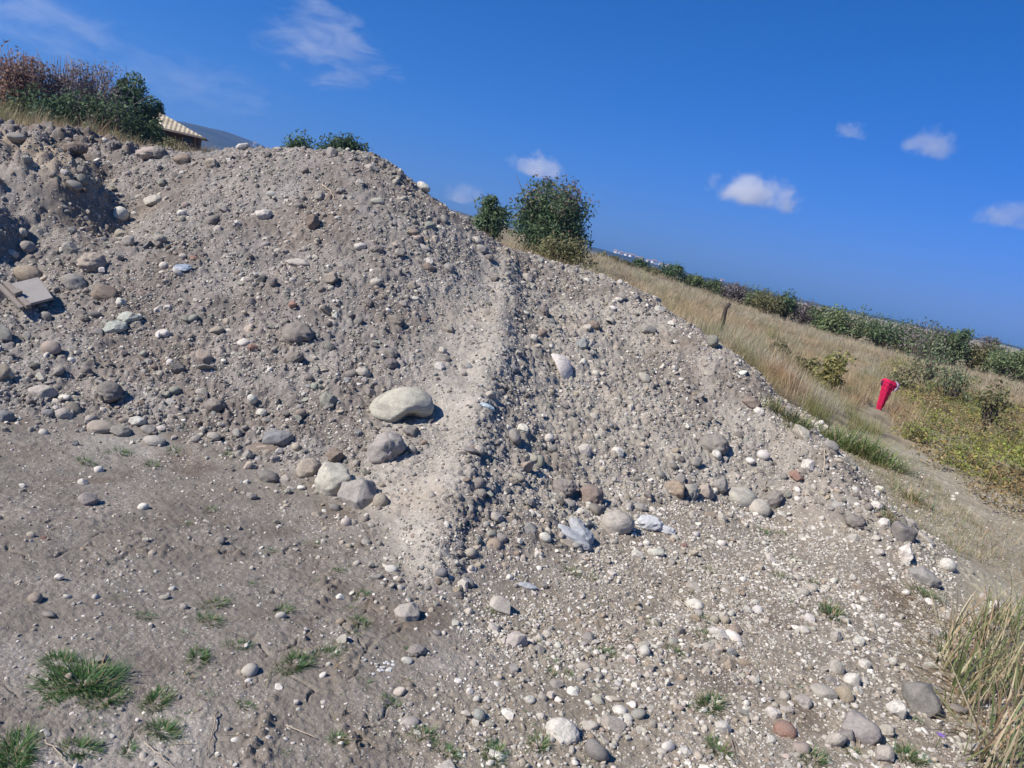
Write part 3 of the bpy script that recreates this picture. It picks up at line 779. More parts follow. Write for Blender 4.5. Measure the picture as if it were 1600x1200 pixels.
def auto_stones(region, n, smin, smax, seed):
    rs = np.random.default_rng(seed); got = 0; taken = []
    while got < n:
        th = rs.uniform(rad(-38), rad(38)); r = math.sqrt(rs.uniform(3.2 ** 2, 9.6 ** 2)); x, y = r * math.sin(th), r * math.cos(th)
        X, Y = np.array([x]), np.array([y]); m = masks(X, Y); md = m['mound'][0] > .6
        if region == 'tall' and not (md and x < -.35): continue
        if region == 'low' and not (md and x > -.1): continue
        if region == 'yard' and not (m['mound'][0] < .3 and x > .1 and m['field'][0] < .3 and m['path'][0] < .2): continue
        if m['smooth'][0] > .4 and rs.random() < .85: continue
        if region != 'yard' and m['sd'][0] > .7 and rs.random() < .45: continue          # more of them roll to the foot
        z = HZ(X, Y); ok, px, py = visible(X, Y, z)
        if not ok[0]: continue
        s = smin * (smax / smin) ** (rs.random() ** 1.7)
        pxs = s / r * FPX * .5
        if np.min(np.hypot(HERO[:, 0] - px[0], (HERO[:, 1] - py[0])) - HERO[:, 2] - pxs) < 2: continue
        if taken and min(math.hypot(x - a, y - b) - c for a, b, c in taken) < s * .6: continue
        taken.append((x, y, s * .5)); got += 1
        tones, wts = KINDS[region]; tone = rs.choice(tones, p=np.array(wts) / sum(wts))
        shape = 'clod' if tone == 'soil' else rs.choice(['cobble', 'angular'], p=[.5, .5])
        o = bpy.data.objects.new('stone', proto_stone(int(rs.integers(0, 8)), shape)); COL.objects.link(o)
        dims = np.array([1, rs.uniform(.65, .95), rs.uniform(.45, .8)]) * s * .5
        nrm = HN(X, Y, .12)[0]
        q = Vector(nrm).to_track_quat('Z', 'Y').to_matrix() @ Euler((rs.normal() * .35, rs.normal() * .35, rs.uniform(0, 6.28))).to_matrix()
        o.rotation_euler = q.to_euler(); o.scale = dims
        o.location = Vector((x, y, float(z[0]))) + Vector(nrm) * dims[2] * rs.uniform(.25, .7)
        c = np.array(TONE[tone]) * rs.uniform(.85, 1.12) * (1 + .012 * rs.normal(size=3)); o.color = (*c, 1)
        big = 'larger' if s > math.sqrt(smin * smax) else 'smaller'
        word = dict(cobble='rounded', angular='angular', clod='crumbly')[shape]
        tag(o, f'{big} {word} {WORD[tone]} stone scattered {PLACE[region]}', 'stone', f'{big} {word} {WORD[tone]} stones {PLACE[region]}')
auto_stones('tall', 62, .075, .19, 11)
auto_stones('low', 28, .065, .15, 12)
auto_stones('yard', 24, .04, .09, 13)
HEROXY = None

# ---- gravel too plentiful to count: one object of instanced stones per patch
def node_scatter(name, pts, rot, scl, idx, col, variants, label, cat):
    me = bpy.data.meshes.new(name); n = len(pts)
    me.vertices.add(n); me.vertices.foreach_set('co', np.asarray(pts, np.float32).ravel())
    def att(nm, typ, key, arr):
        a = me.attributes.new(nm, typ, 'POINT'); a.data.foreach_set(key, np.ascontiguousarray(arr).ravel())
    att('rot', 'FLOAT_VECTOR', 'vector', rot.astype(np.float32)); att('scl', 'FLOAT_VECTOR', 'vector', scl.astype(np.float32))
    att('idx', 'INT', 'value', idx.astype(np.int32))
    att('col', 'FLOAT_COLOR', 'color', np.c_[col, np.ones(n)].astype(np.float32))
    o = bpy.data.objects.new(name, me); COL.objects.link(o)
    vc = bpy.data.collections.new(name + '_kinds')
    for i, v in enumerate(variants): v.name = f'{name}_piece.{i:03d}'; vc.objects.link(v)
    ng = bpy.data.node_groups.new(name, 'GeometryNodeTree')
    ng.interface.new_socket('Geometry', in_out='INPUT', socket_type='NodeSocketGeometry'); ng.interface.new_socket('Geometry', in_out='OUTPUT', socket_type='NodeSocketGeometry')
    N = ng.nodes.new; L = ng.links.new
    gi, go = N('NodeGroupInput'), N('NodeGroupOutput')
    ci = N('GeometryNodeCollectionInfo'); ci.inputs['Collection'].default_value = vc; ci.inputs['Separate Children'].default_value = True; ci.inputs['Reset Children'].default_value = True
    ip = N('GeometryNodeInstanceOnPoints'); ip.inputs['Pick Instance'].default_value = True
    def na(nm, typ):
        a = N('GeometryNodeInputNamedAttribute'); a.data_type = typ; a.inputs['Name'].default_value = nm
        return next(s for s in a.outputs if s.enabled and s.name == 'Attribute')
    er = N('FunctionNodeEulerToRotation'); L(na('rot', 'FLOAT_VECTOR'), er.inputs[0])
    L(gi.outputs[0], ip.inputs['Points']); L(ci.outputs[0], ip.inputs['Instance']); L(na('idx', 'INT'), ip.inputs['Instance Index'])
    L(er.outputs[0], ip.inputs['Rotation']); L(na('scl', 'FLOAT_VECTOR'), ip.inputs['Scale']); L(ip.outputs[0], go.inputs[0])
    md = o.modifiers.new('scatter', 'NODES'); md.node_group = ng
    tag(o, label, cat, kind='stuff')
    return o

def euler_on(nrm, spin, tilt):                           # rotation that lays a piece on a surface, as euler angles
    n = len(nrm); ref = np.tile([.31, .95, .05], (n, 1))
    xa = np.cross(ref, nrm); xa /= np.linalg.norm(xa, axis=1, keepdims=True); Rn = np.stack([xa, np.cross(nrm, xa), nrm], -1)
    cx, sx, cy, sy, cz, sz = np.cos(tilt[:, 0]), np.sin(tilt[:, 0]), np.cos(tilt[:, 1]), np.sin(tilt[:, 1]), np.cos(spin), np.sin(spin)
    Re = np.stack([np.stack([cz * cy, cz * sy * sx - sz * cx, cz * sy * cx + sz * sx], -1), np.stack([sz * cy, sz * sy * sx + cz * cx, sz * sy * cx - cz * sx], -1), np.stack([-sy, cy * sx, cy * cx], -1)], 1)
    R = Rn @ Re
    return np.stack([np.arctan2(R[:, 2, 1], R[:, 2, 2]), -np.arcsin(np.clip(R[:, 2, 0], -1, 1)), np.arctan2(R[:, 1, 0], R[:, 0, 0])], -1)

def gravel_variants(k):
    vs = []
    for i in range(k):
        v, f = (clod_verts(70 + i, 2) if i % 4 == 3 else stone_verts(300 + i, 2, .9, .06) if i % 4 == 1 else hull_verts(300 + i, 14 + i, .13, 0))
        vs.append(mesh_obj('gravel', v, f, M_GRAVEL, link=False, smooth=i % 2 == 1))
    return vs

def gravel_points(region):
    P_, S_, = [], []
    for k, (s0, s1, cov) in enumerate([(.005, .011, .22), (.011, .02, .36), (.02, .036, .28), (.036, .065, .20), (.065, .11, .075)]):
        rmax = min(10.8, s1 / .0016); r0 = 1.4
        dth = rad(46) + rad(43); area = .5 * dth * (rmax ** 2 - r0 ** 2); sm = math.sqrt(s0 * s1)
        n = int(area * cov / (.7 * sm * sm) * 1.5)
        r = np.sqrt(RNG.uniform(r0 ** 2, rmax ** 2, n)); th = RNG.uniform(rad(-43), rad(46), n)
        x, y = r * np.sin(th), r * np.cos(th); s = s0 * (s1 / s0) ** RNG.random(n)
        m = masks(x, y); cl = sstep(-.25, .3, fbm(x, y, .55, 4, 120 + k)); cl2 = sstep(-.1, .25, fbm(x, y, .22, 3, 140 + k))
        foot = np.exp(-((m['sd'] - .12) / .22) ** 2)
        if region == 'mound':
            d = m['mound'] * (.14 + .62 * cl + .34 * cl * cl2) * (1 - m['smooth'] * (.35 + .15 * k)) + (foot * m['mound'] * (.55 if k > 1 else .2) * (1 - .75 * m['smooth']))
            d *= (m['mound'] > .25)
        else:
            yl = (.03 + .12 * cl * cl2) * (1 if k < 2 else .4); yr = .16 + .95 * cl * cl2 + .16 * cl
            d = (yl * (1 - m['right']) + yr * m['right']) * (1 - m['field'] * .85) * (1 - m['path'] * .8) * (1.25 if k < 3 else .8 if k < 4 else .35)
            d += .5 * foot * (k > 1) * (m['field'] < .5)
            d *= (m['mound'] <= .25)
        keep = (RNG.random(n) < np.clip(d / 1.3, 0, 1)) & (s > .0016 * r)
        P_.append(np.stack([x, y], -1)[keep]); S_.append(s[keep])
    return np.concatenate(P_), np.concatenate(S_)

def build_gravel(region, name, label):
    p, s = gravel_points(region); n = len(p)
    x, y = p[:, 0], p[:, 1]; z = HZ(x, y); nr_ = HN(x, y, .03)
    ok = visible(x, y, z)[0] | (RNG.random(n) < .35)
    x, y, z, s, nr_ = x[ok], y[ok], z[ok], s[ok], nr_[ok]; n = len(x)
    kinds = np.where((x > .05), 'low', 'tall') if region == 'mound' else np.where((x > -.2) | (RNG.random(n) < .7), 'yard', 'tall')
    col = np.zeros((n, 3))
    for kd in ('tall', 'low', 'yard'):
        tones, wts = KINDS[kd]; mk = kinds == kd; c = int(mk.sum())
        pick = RNG.choice(len(tones), c, p=np.array(wts) / sum(wts)); T = np.array([TONE[t] for t in tones])
        col[mk] = T[pick]
    tiny = (s < .022) & (RNG.random(n) < .30); col[tiny] = np.array(TONE['white']) * RNG.uniform(.8, 1.1, (int(tiny.sum()), 1))
    col[kinds == 'yard'] *= 1.03
    col *= RNG.uniform(.72, 1.15, (n, 1)) * (1 + .012 * RNG.normal(size=(n, 3)))
    scl = np.stack([s * .5, s * .5 * RNG.uniform(.6, 1, n), s * .5 * RNG.uniform(.4, .85, n)], -1)
    pts = np.stack([x, y, z], -1) + nr_ * (scl[:, 2] * RNG.uniform(-.35, .45, n))[:, None]
    nr_ = nr_ * .7 + np.array([0, 0, .3]); nr_ /= np.linalg.norm(nr_, axis=1, keepdims=True); rot = euler_on(nr_, RNG.uniform(0, 6.28, n), RNG.normal(size=(n, 2)) * .35)
    vs = gravel_variants(16); idx = RNG.integers(0, 16, n)
    print('gravel', region, n)
    return node_scatter(name, pts, rot, scl, idx, col, vs, label, 'gravel')
build_gravel('mound', 'gravel', 'loose grey gravel and pebbles covering both mounds')
build_gravel('yard', 'pebbles', 'pale pebbles trodden into the flat ground before the mounds')
# ------------------------------------------------------------------ grass
def blades(base, azim, length, width, lean, droop, cols, segs=4, rs=None):
    """ribbons: base (n,3); lean = start angle from vertical; droop = extra bend to the tip"""
    n = len(base); k = segs + 1; V = np.zeros((n, 2 * k, 3)); Cc = np.zeros((n, 2 * k, 3))
    d = np.stack([np.sin(azim), np.cos(azim), 0 * azim], -1); side = np.stack([np.cos(azim), -np.sin(azim), 0 * azim], -1)
    p = base.copy(); L = length / segs
    for i in range(k):
        t = i / segs; wv = width * (1 - .92 * t ** 1.6) * .5
        V[:, 2 * i] = p - side * wv[:, None]; V[:, 2 * i + 1] = p + side * wv[:, None]
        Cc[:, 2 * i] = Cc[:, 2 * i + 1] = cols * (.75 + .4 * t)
        a = lean + droop * t
        p = p + (d * np.sin(a)[:, None] + np.array([0, 0, 1.0]) * np.cos(a)[:, None]) * L[:, None]
    q = np.array([[2 * i, 2 * i + 1, 2 * i + 3, 2 * i + 2] for i in range(segs)])
    Fq = (q[None] + (np.arange(n) * 2 * k)[:, None, None]).reshape(-1, 4)
    return V.reshape(-1, 3), Fq, Cc.reshape(-1, 3)

GREEN = np.array([(.070, .175, .045), (.095, .200, .055), (.060, .140, .045), (.15, .21, .07)])
STRAW = np.array([(.52, .41, .25), (.58, .48, .31), (.45, .33, .19), (.48, .32, .19), (.42, .37, .20)])

def tuft(px, py, w, h, label, group=None, name='grass_tuft', n=None, dry=.12, cat='grass tuft', pal=GREEN, tall=False):
    rs = np.random.default_rng(int(px * 13 + py * 7))
    p, t = hit(px, min(py + .3 * h, 1199)); W = w * t / FPX; Hh = h * t / FPX
    n = n or int(60 + w * 3.2)
    rr = W * .40 * np.sqrt(rs.random(n)); aa = rs.uniform(0, 6.28, n)
    lob = (1 + .5 * np.sin(aa * 2 + rs.uniform(0, 6))) * .75
    bx, by = p[0] + rr * lob * np.sin(aa), p[1] + rr * lob * np.cos(aa)
    base = np.stack([bx, by, HZ(bx, by) - .004], -1)
    az = aa + rs.normal(size=n) * .7
    if tall: lean = np.abs(rs.normal(size=n)) * .28; droop = rs.uniform(.1, 1.0, n); ln = Hh * rs.uniform(.5, 1.15, n)
    else: lean = rs.uniform(.45, 1.45, n); droop = rs.uniform(.1, .8, n); ln = np.minimum(.24 * W + .20 * Hh, .105 if name == 'grass_tuft' else .46) * rs.uniform(.35, 1.1, n)
    if name == 'grass_clump': lean = lean * .85; droop = droop * 1.5; az = rs.uniform(0, 6.28, n)
    col = pal[rs.integers(0, len(pal), n)] * rs.uniform(.75, 1.2, (n, 1))
    dm = rs.random(n) < dry; col[dm] = STRAW[rs.integers(0, len(STRAW), dm.sum())] * .9
    wd = np.clip(ln * .05, .0022, .0042 if name == 'grass_tuft' else .010) * rs.uniform(.7, 1.3, n)
    V, Fq, C = blades(base - p, az, ln, wd, lean, droop, col)
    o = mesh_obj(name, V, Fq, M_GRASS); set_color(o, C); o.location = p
    tag(o, label, cat, group); return o

GT = 'small green grass tufts on the bare ground'
for a in [
 (128,1052,118,60,'largest bright green grass patch at the lower left of the yard'),
 (98,1026,70,34,'green grass fringe above the largest grass patch'),
 (165,1085,70,30,'green grass trailing right of the largest grass patch'),
 (86,1085,45,28,'small green tuft left below the largest grass patch'),
 (245,1088,62,34,'green tuft right of the largest grass patch, above the bushy one'),
 (255,1130,60,46,'dense bushy green tuft with a shadow in the lower left yard'),
 (28,1152,80,60,'dense green grass clump in the bottom left corner'),
 (18,1188,70,40,'green grass at the very bottom left edge'),
 (200,1162,32,44,'narrow upright green tuft between the corner clump and bushy tuft'),
 (125,1163,62,30,'flat green tuft between the corner clump and the narrow one'),
 (328,962,48,30,'green tuft, lower of two in the middle of the left yard'),
 (336,936,46,28,'green tuft, upper of two in the middle of the left yard'),
 (310,1022,52,22,'flat sprawling tuft on smooth mud in the left yard'),
 (372,1003,42,20,'small sprawling tuft right of the smooth mud'),
 (385,1097,32,24,'small tuft at the right end of the row of bushy tufts'),
 (225,960,36,16,'sparse tuft beside a pale pebble in the left yard'),
 (440,945,36,40,'upright tuft in the cracked mud above the wide one'),
 (460,1028,66,36,'wide green tuft in the cracked mud'),
 (515,1012,48,36,'green tuft right of the wide one in the cracked mud'),
 (528,1140,32,54,'tall narrow tuft in the cracked mud near the bottom'),
 (565,925,32,18,'tiny tuft left of the spur end'),
 (562,965,44,22,'thin tuft left of the cream block at the spur end'),
 (530,885,22,26,'small bright tuft on the left of the spur base'),
 (422,858,22,12,'tiny bright tuft in the middle of the left yard'),
 (610,1090,34,28,'bright tuft beside the white plaster crumbs'),
 (662,1138,44,36,'bushy tuft left of the bluish white cobble'),
 (696,1164,48,46,'leafy tuft below the bushy one at bottom middle'),
 (772,1166,56,40,'wide tuft at the bottom middle below the bluish white cobble'),
 (840,1150,46,52,'tuft with long blades left of the big white boulder'),
 (860,1046,28,26,'dark tuft, left one of a pair on the right flat'),
 (890,1050,28,24,'dark tuft, right one of a pair on the right flat'),
 (945,1012,40,40,'bright tuft in the middle of the right flat'),
 (1054,1010,38,28,'rounded tuft left of the light stones on the right flat'),
 (1097,985,42,26,'olive tuft left of the white speckled stone'),
 (1108,1088,56,56,'long bladed tuft in the middle of the stony foreground'),
 (1072,1098,20,24,'small tuft left of the long bladed one'),
 (1122,1162,56,38,'dark sprawling tuft at the bottom right of centre'),
 (1300,948,60,44,'bushy green tuft on the gravel inside the right rim'),
 (1215,895,34,20,'small tuft on the right flat above the bushy rim tuft'),
 (1272,905,30,24,'sparse tuft between the small one and the bushy rim tuft'),
 (1192,826,40,22,'greyish tuft below the boulders of the foot row'),
 (1112,888,30,18,'sparse tuft on the flat below the white plastic bag'),
 (892,888,40,22,'sparse tuft below the bluish plastic bag'),
 (924,898,30,18,'thin tuft right below the bluish plastic bag'),
 (1018,968,28,18,'thin tuft in the middle of the flat before the low mound'),
 (1444,925,60,22,'low green grass below the broad dusty rim boulder'),
 (1416,1170,70,36,'low green grass around the foot of the broad grey pink boulder'),
 (1272,1176,56,40,'green grass between the reddish and the grey boulders at bottom right'),
 (1428,1118,26,30,'small tuft against the large dark grey boulder'),
 (1242,870,26,18,'tiny tuft near the soil lump inside the right rim'),
 (133,718,40,16,'sparse green weeds below the mound foot at left'),
 (190,704,44,16,'olive weeds along the mound foot at left'),
 (236,722,36,22,'bright weeds below the grey and white cobble'),
 (272,700,40,18,'pale green weeds right of the grey and white cobble'),
 (282,664,16,16,'tiny green sprout among the mound foot stones'),
 (356,706,32,18,'green sprout under the tilted grey flake'),
 (296,816,16,12,'tiny bright sprout on the left yard'),
 (328,792,26,18,'sprout on the left yard near the lone small stone'),
 (1222,830,26,18,'thin weeds on the flat below the soil lump'),
 (1330,1168,40,24,'grass tuft at the bottom edge beside the broad boulder'),
]:
    tuft(*a[:4], a[4], GT, dry=.12 if a[0] < 800 else .25, n=int((60 + 3.2 * a[2]) * (1.7 if a[2] > 50 else 1)))
rs_ = np.random.default_rng(44)
for k in range(64):
    lab = ('tiny green sprout scattered on the bare left yard', 'tiny green sprouts on the left yard') if k < 36 else ('tiny green sprout scattered among the pale gravel at right', 'tiny green sprouts among the pale gravel')
    q = (rs_.uniform(120, 640), rs_.uniform(840, 1190)) if k < 36 else (rs_.uniform(760, 1380), rs_.uniform(900, 1190))
    tuft(q[0], q[1], rs_.uniform(14, 48), rs_.uniform(8, 20), lab[0], lab[1], n=int(rs_.integers(14, 90)), dry=.3)
OLIVE = np.array([(.20, .25, .085), (.25, .29, .11), (.16, .21, .07), (.34, .32, .15)])
tuft(1345, 690, 150, 70, 'large light green grass clump on the verge right of the grey round stone', name='grass_clump', n=1300, dry=.2, pal=OLIVE * np.array([.85, 1.0, .8]), tall=False, cat='grass clump')
tuft(1215, 628, 70, 50, 'light green grass at the mound edge up from the long pale slab', name='grass_clump', n=350, dry=.3, pal=OLIVE, cat='grass clump')
tuft(1250, 650, 90, 40, 'light green grass clump directly behind the long pale slab', name='grass_clump', n=350, dry=.3, pal=OLIVE, cat='grass clump')
tuft(1388, 800, 60, 40, 'mixed green and dry grass clump behind the right rim stones', name='grass_clump', n=260, dry=.5, pal=OLIVE, cat='grass clump')
tuft(1425, 768, 90, 40, 'thin dry grass clump on the verge between rim and path', name='grass_clump', n=260, dry=.6, pal=OLIVE, cat='grass clump')

def blade_stuff(name, polypix, n, hmin, hmax, dry, label, cat, lean=.35, droop=.9, wid=.006, seed=5, zl=-.1, flat=False, az0=None, ok=None):
    rs = np.random.default_rng(seed); poly = [tuple(on_level(*q, zl)[:2]) for q in polypix]; P = np.array(poly)
    x = rs.uniform(P[:, 0].min(), P[:, 0].max(), n * 4); y = rs.uniform(P[:, 1].min(), P[:, 1].max(), n * 4)
    sd = poly_sdf(poly, x, y) + .12 * fbm(x, y, .35, 2, seed)
    k = (sd > 0) & (rs.random(n * 4) < .25 + .9 * sstep(-.2, .35, fbm(x, y, .28, 3, seed + 3)))
    if ok is not None: k &= ok(x, y)
    x, y = x[k][:n], y[k][:n]; n = len(x)
    base = np.stack([x, y, HZ(x, y) - .003], -1); c = base.mean(0)
    az = rs.uniform(0, 6.28, n) if az0 is None else az0 + rs.normal(size=n) * .8
    ln = rs.uniform(hmin, hmax, n) * (.6 + .8 * rs.random(n))
    le = np.abs(rs.normal(size=n)) * lean if not flat else rs.uniform(1.2, 1.5, n); dr = rs.uniform(0, droop, n)
    col = np.where((rs.random(n) < dry)[:, None], STRAW[rs.integers(0, len(STRAW), n)], OLIVE[rs.integers(0, len(OLIVE), n)]) * rs.uniform(.75, 1.15, (n, 1))
    V, Fq, C = blades(base - c, az, ln, wid * rs.uniform(.5, 1.4, n), le, dr, col, 5)
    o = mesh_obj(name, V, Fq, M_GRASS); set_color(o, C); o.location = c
    return tag(o, label, cat, kind='stuff')
blade_stuff('tall_grass', [(1475,1000),(1530,975),(1700,950),(1760,1330),(1540,1330),(1480,1200),(1465,1100)], 2100, .12, .40, .52, 'tall green and straw coloured grass in the bottom right corner', 'tall grass', .45, 1.3, .009, 5)
blade_stuff('dry_stalks', [(1385,955),(1440,935),(1500,985),(1545,1060),(1540,1200),(1470,1180),(1455,1060)], 620, .12, .34, .97, 'flattened straw and dry stalks beside the tall corner grass', 'straw', .8, .7, .005, 6, flat=True, az0=-1.0)
blade_stuff('dry_stalks', [(1480,800),(1610,830),(1640,1010),(1560,900),(1510,880)], 500, .06, .2, .95, 'thin reddish dry stalks along the edge of the path', 'straw', .6, .8, .004, 8)
blade_stuff('straw_litter', [(1290,715),(1420,715),(1540,775),(1640,900),(1600,930),(1480,890),(1350,770)], 2600, .05, .2, .85, 'thin straw and flattened grass strewn over the dusty path', 'straw', .9, .6, .003, 9, flat=True)
blade_stuff('verge_grass', [(1300,705),(1400,715),(1520,800),(1580,880),(1500,895),(1440,870),(1380,800)], 3600, .03, .12, .6, 'short drying grass on the verge between rim and path', 'grass', .7, .9, .0035, 10)
blade_stuff('straw_litter', [(440,760),(640,800),(560,1190),(300,1190),(200,1100),(430,900)], 130, .04, .14, 1.0, 'thin straw bits strewn over the cracked mud', 'straw', .9, .5, .0025, 12, flat=True, zl=0)
blade_stuff('straw_litter', [(780,880),(1250,860),(1430,1000),(1400,1190),(800,1190)], 260, .03, .14, .9, 'thin straw bits strewn over the pale gravel flat', 'straw', .9, .6, .0025, 13, flat=True, zl=0)

# dry meadow: instanced clumps
def clump_variant(seed, n, pal, spread, lean, droop, w):
    rs = np.random.default_rng(seed)
    base = np.c_[rs.normal(size=(n, 2)) * spread, np.zeros(n)]
    c = pal[rs.integers(0, len(pal), n)] * rs.uniform(.75, 1.2, (n, 1))
    V, Fq, C = blades(base, rs.uniform(0, 6.28, n), rs.uniform(.45, 1.05, n), np.full(n, w) * rs.uniform(.6, 1.3, n), np.abs(rs.normal(size=n)) * lean, rs.uniform(0, droop, n), c, 4)
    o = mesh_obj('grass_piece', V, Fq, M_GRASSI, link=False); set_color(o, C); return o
W1 = np.array([(1.0, 1, 1), (.95, .97, .95), (1.08, 1, .9), (.85, .85, .85)])
def field_points(n, thr, rr, seed):
    rs = np.random.default_rng(seed)
    th = rs.uniform(*thr, n); lr = rs.uniform(math.log(rr[0]), math.log(rr[1]), n); r = np.exp(lr)
    return r * np.sin(th), r * np.cos(th), r, rs
def meadow(name, n, thr, rr, label, seed, hgt):
    x, y, r, rs = field_points(n, thr, rr, seed); m = masks(x, y)
    tallp = sstep(-.15, .3, fbm(x, y, 1.8, 3, 200))
    edge = np.clip((m['field'] + m['far']), 0, 1) * (1 - m['path']) * (1 - m['mound'])
    rim = sstep(.2, 1.3, x - (2.35 + .42 * (y - 3.2)))
    keep = (rs.random(n) < edge * np.where(r < 10.5, rim * (.35 + .65 * tallp), 1)) & (r > 5.2)
    cl_, _ = hit(1374, 640)
    keep &= ~((np.abs(x - cl_[0] * y / cl_[1]) < .32) & (y < cl_[1] + .15) & (y > cl_[1] - 2.2))
    px_ok = ~((x > 3.0) & (poly_sdf(PATH_POLY, x, y) > -.4) & (rs.random(n) < .93))
    keep &= px_ok & (poly_sdf(WEED_POLY, x, y) < .1)
    x, y, r = x[keep], y[keep], r[keep]; n = len(x)
    z = HZ(x, y) - .02
    hue = fbm(x, y, 2.6, 3, 210); hue2 = fbm(x, y, 1.1, 3, 211)
    col = np.zeros((n, 3)) + np.array((.50, .39, .235))
    def mx(a, f): 
        nonlocal col
        col = col * (1 - f[:, None]) + np.array(a) * f[:, None]
    mx((.52, .47, .35), sstep(0, .35, hue)); mx((.44, .28, .155), sstep(.0, .35, hue2) * .9); mx((.24, .26, .09), sstep(.05, .35, fbm(x, y, .9, 3, 212)) * .85)
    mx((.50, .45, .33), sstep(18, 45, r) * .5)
    col *= rs.uniform(.8, 1.2, (n, 1))
    near = sstep(6, 11, r)
    s = hgt * (.45 + .55 * near) * rs.uniform(.6, 1.25, n) * (.7 + .5 * sstep(-.2, .4, fbm(x, y, 1.4, 2, 213)))
    wsc = s * (1 + sstep(14, 50, r) * 1.6)
    rot = np.stack([rs.normal(size=n) * .12, rs.normal(size=n) * .12, rs.uniform(0, 6.28, n)], -1)
    vs = [clump_variant(400 + i, 46, W1, .20, .42, 1.3, .012) for i in range(7)]
    print(name, n)
    return node_scatter(name, np.stack([x, y, z], -1), rot, np.stack([wsc, wsc, s], -1), rs.integers(0, 7, n), col, vs, label, 'grass')
WEED_POLY = [tuple(on_level(*q, -.1)[:2]) for q in [(1395, 615), (1440, 596), (1620, 640), (1720, 800), (1700, 900), (1575, 815), (1480, 742), (1420, 690)]]
meadow('dry_meadow', 15000, (rad(2), rad(45)), (5.2, 75), 'dry golden brown grass covering the field at right', 31, .38)
meadow('dry_grass', 5200, (rad(-46), rad(2)), (9.8, 60), 'dry pale grass on the ground behind the tall mound', 32, .42)

# low broad leaved weeds at the right edge
def leaf_cloud(cent, spread, n, size, pal, rs, squash=1.0, outward=.5):
    """n small leaves round the given clump centres -> verts, quads, colours"""
    k = rs.integers(0, len(cent), n)
    g_ = rs.normal(size=(n, 3)); g_ *= np.minimum(1, 1.9 / (np.linalg.norm(g_, axis=1, keepdims=True) + 1e-6)); off = g_ * spread[k][:, None] * np.array([1, 1, squash]); p = cent[k] + off
    nn = off / (np.linalg.norm(off, axis=1, keepdims=True) + 1e-6) * outward + rs.normal(size=(n, 3)) * .6 + np.array([0, 0, .35])
    nn /= np.linalg.norm(nn, axis=1, keepdims=True)
    t = np.cross(nn, rs.normal(size=(n, 3))); t /= np.linalg.norm(t, axis=1, keepdims=True); b = np.cross(nn, t)
    s = size * rs.uniform(.6, 1.35, n)[:, None]
    V = np.stack([p - t * s, p + b * s * .45 + nn * s * .12, p + t * s, p - b * s * .45 + nn * s * .12], 1).reshape(-1, 3)
    Fq = np.arange(4 * n).reshape(-1, 4)
    c = pal[rs.integers(0, len(pal), n)] * rs.uniform(.7, 1.3, (n, 1))
    return V, Fq, np.repeat(c, 4, 0)
def weed_variant(seed):
    rs = np.random.default_rng(seed)
    cent = np.c_[rs.normal(size=(14, 2)) * .38, rs.uniform(.12, .8, 14)]
    V, Fq, C = leaf_cloud(cent, np.full(14, .17), 170, .075, np.array([(1, 1, 1), (1.2, 1.1, .8), (.7, .85, .8), (1.05, .85, .7)]), rs)
    o = mesh_obj('weed_piece', V, Fq, M_LEAFI, link=False); set_color(o, C); return o
def weeds():
    rs = np.random.default_rng(77); P = np.array(WEED_POLY); n = 2600
    x = rs.uniform(P[:, 0].min(), P[:, 0].max(), n); y = rs.uniform(P[:, 1].min(), P[:, 1].max(), n)
    k = (poly_sdf(WEED_POLY, x, y) + .25 * fbm(x, y, .7, 3, 78) > 0) & (rs.random(n) < .35 + .6 * sstep(-.2, .3, fbm(x, y, .6, 3, 79)))
    x, y = x[k][:820], y[k][:820]; n = len(x)
    col = np.where((fbm(x, y, .8, 3, 80) + .25 * rs.normal(size=n) > .05)[:, None], np.array((.26, .285, .08)), np.array((.30, .24, .13))) * rs.uniform(.7, 1.25, (n, 1))
    s = rs.uniform(.16, .42, n)
    return node_scatter('leafy_weeds', np.stack([x, y, HZ(x, y)], -1), np.stack([0 * x, 0 * x, rs.uniform(0, 6.28, n)], -1), np.stack([s, s, s * .8], -1), rs.integers(0, 6, n), col,
                        [weed_variant(60 + i) for i in range(6)], 'low yellow green leafy weeds beside the path at the right', 'weeds')
weeds()
def field_weeds():
    x, y, r, rs = field_points(2600, (rad(10), rad(44)), (7.5, 30), 91); m = masks(x, y)
    k = (m['field'] > .6) & (m['path'] < .1) & (m['mound'] < .02) & (poly_sdf(WEED_POLY, x, y) < -.1) & (fbm(x, y, 1.6, 3, 92) + .18 * rs.normal(size=len(x)) > .16) & (x > 2.9 + .2 * y * .5)
    x, y, r = x[k], y[k], r[k]; n = len(x); s = rs.uniform(.22, .5, n)
    col = np.where((rs.random(n) < .6)[:, None], np.array((.30, .30, .10)), np.array((.24, .25, .11))) * rs.uniform(.75, 1.25, (n, 1))
    node_scatter('field_weeds', np.stack([x, y, HZ(x, y) + .05], -1), np.stack([0 * x, 0 * x, rs.uniform(0, 6.28, n)], -1), np.stack([s, s, s * 1.1], -1), rs.integers(0, 6, n), col,
                 [weed_variant(80 + i) for i in range(6)], 'yellow green weeds growing through the dry golden grass', 'weeds')
field_weeds()
blade_stuff('dry_stalks', [(1395,615),(1440,596),(1620,640),(1650,800),(1575,815),(1480,742),(1420,690)], 1700, .12, .42, .85, 'dry stalks standing among the leafy weeds', 'dry stalks', .5, .9, .006, 15)

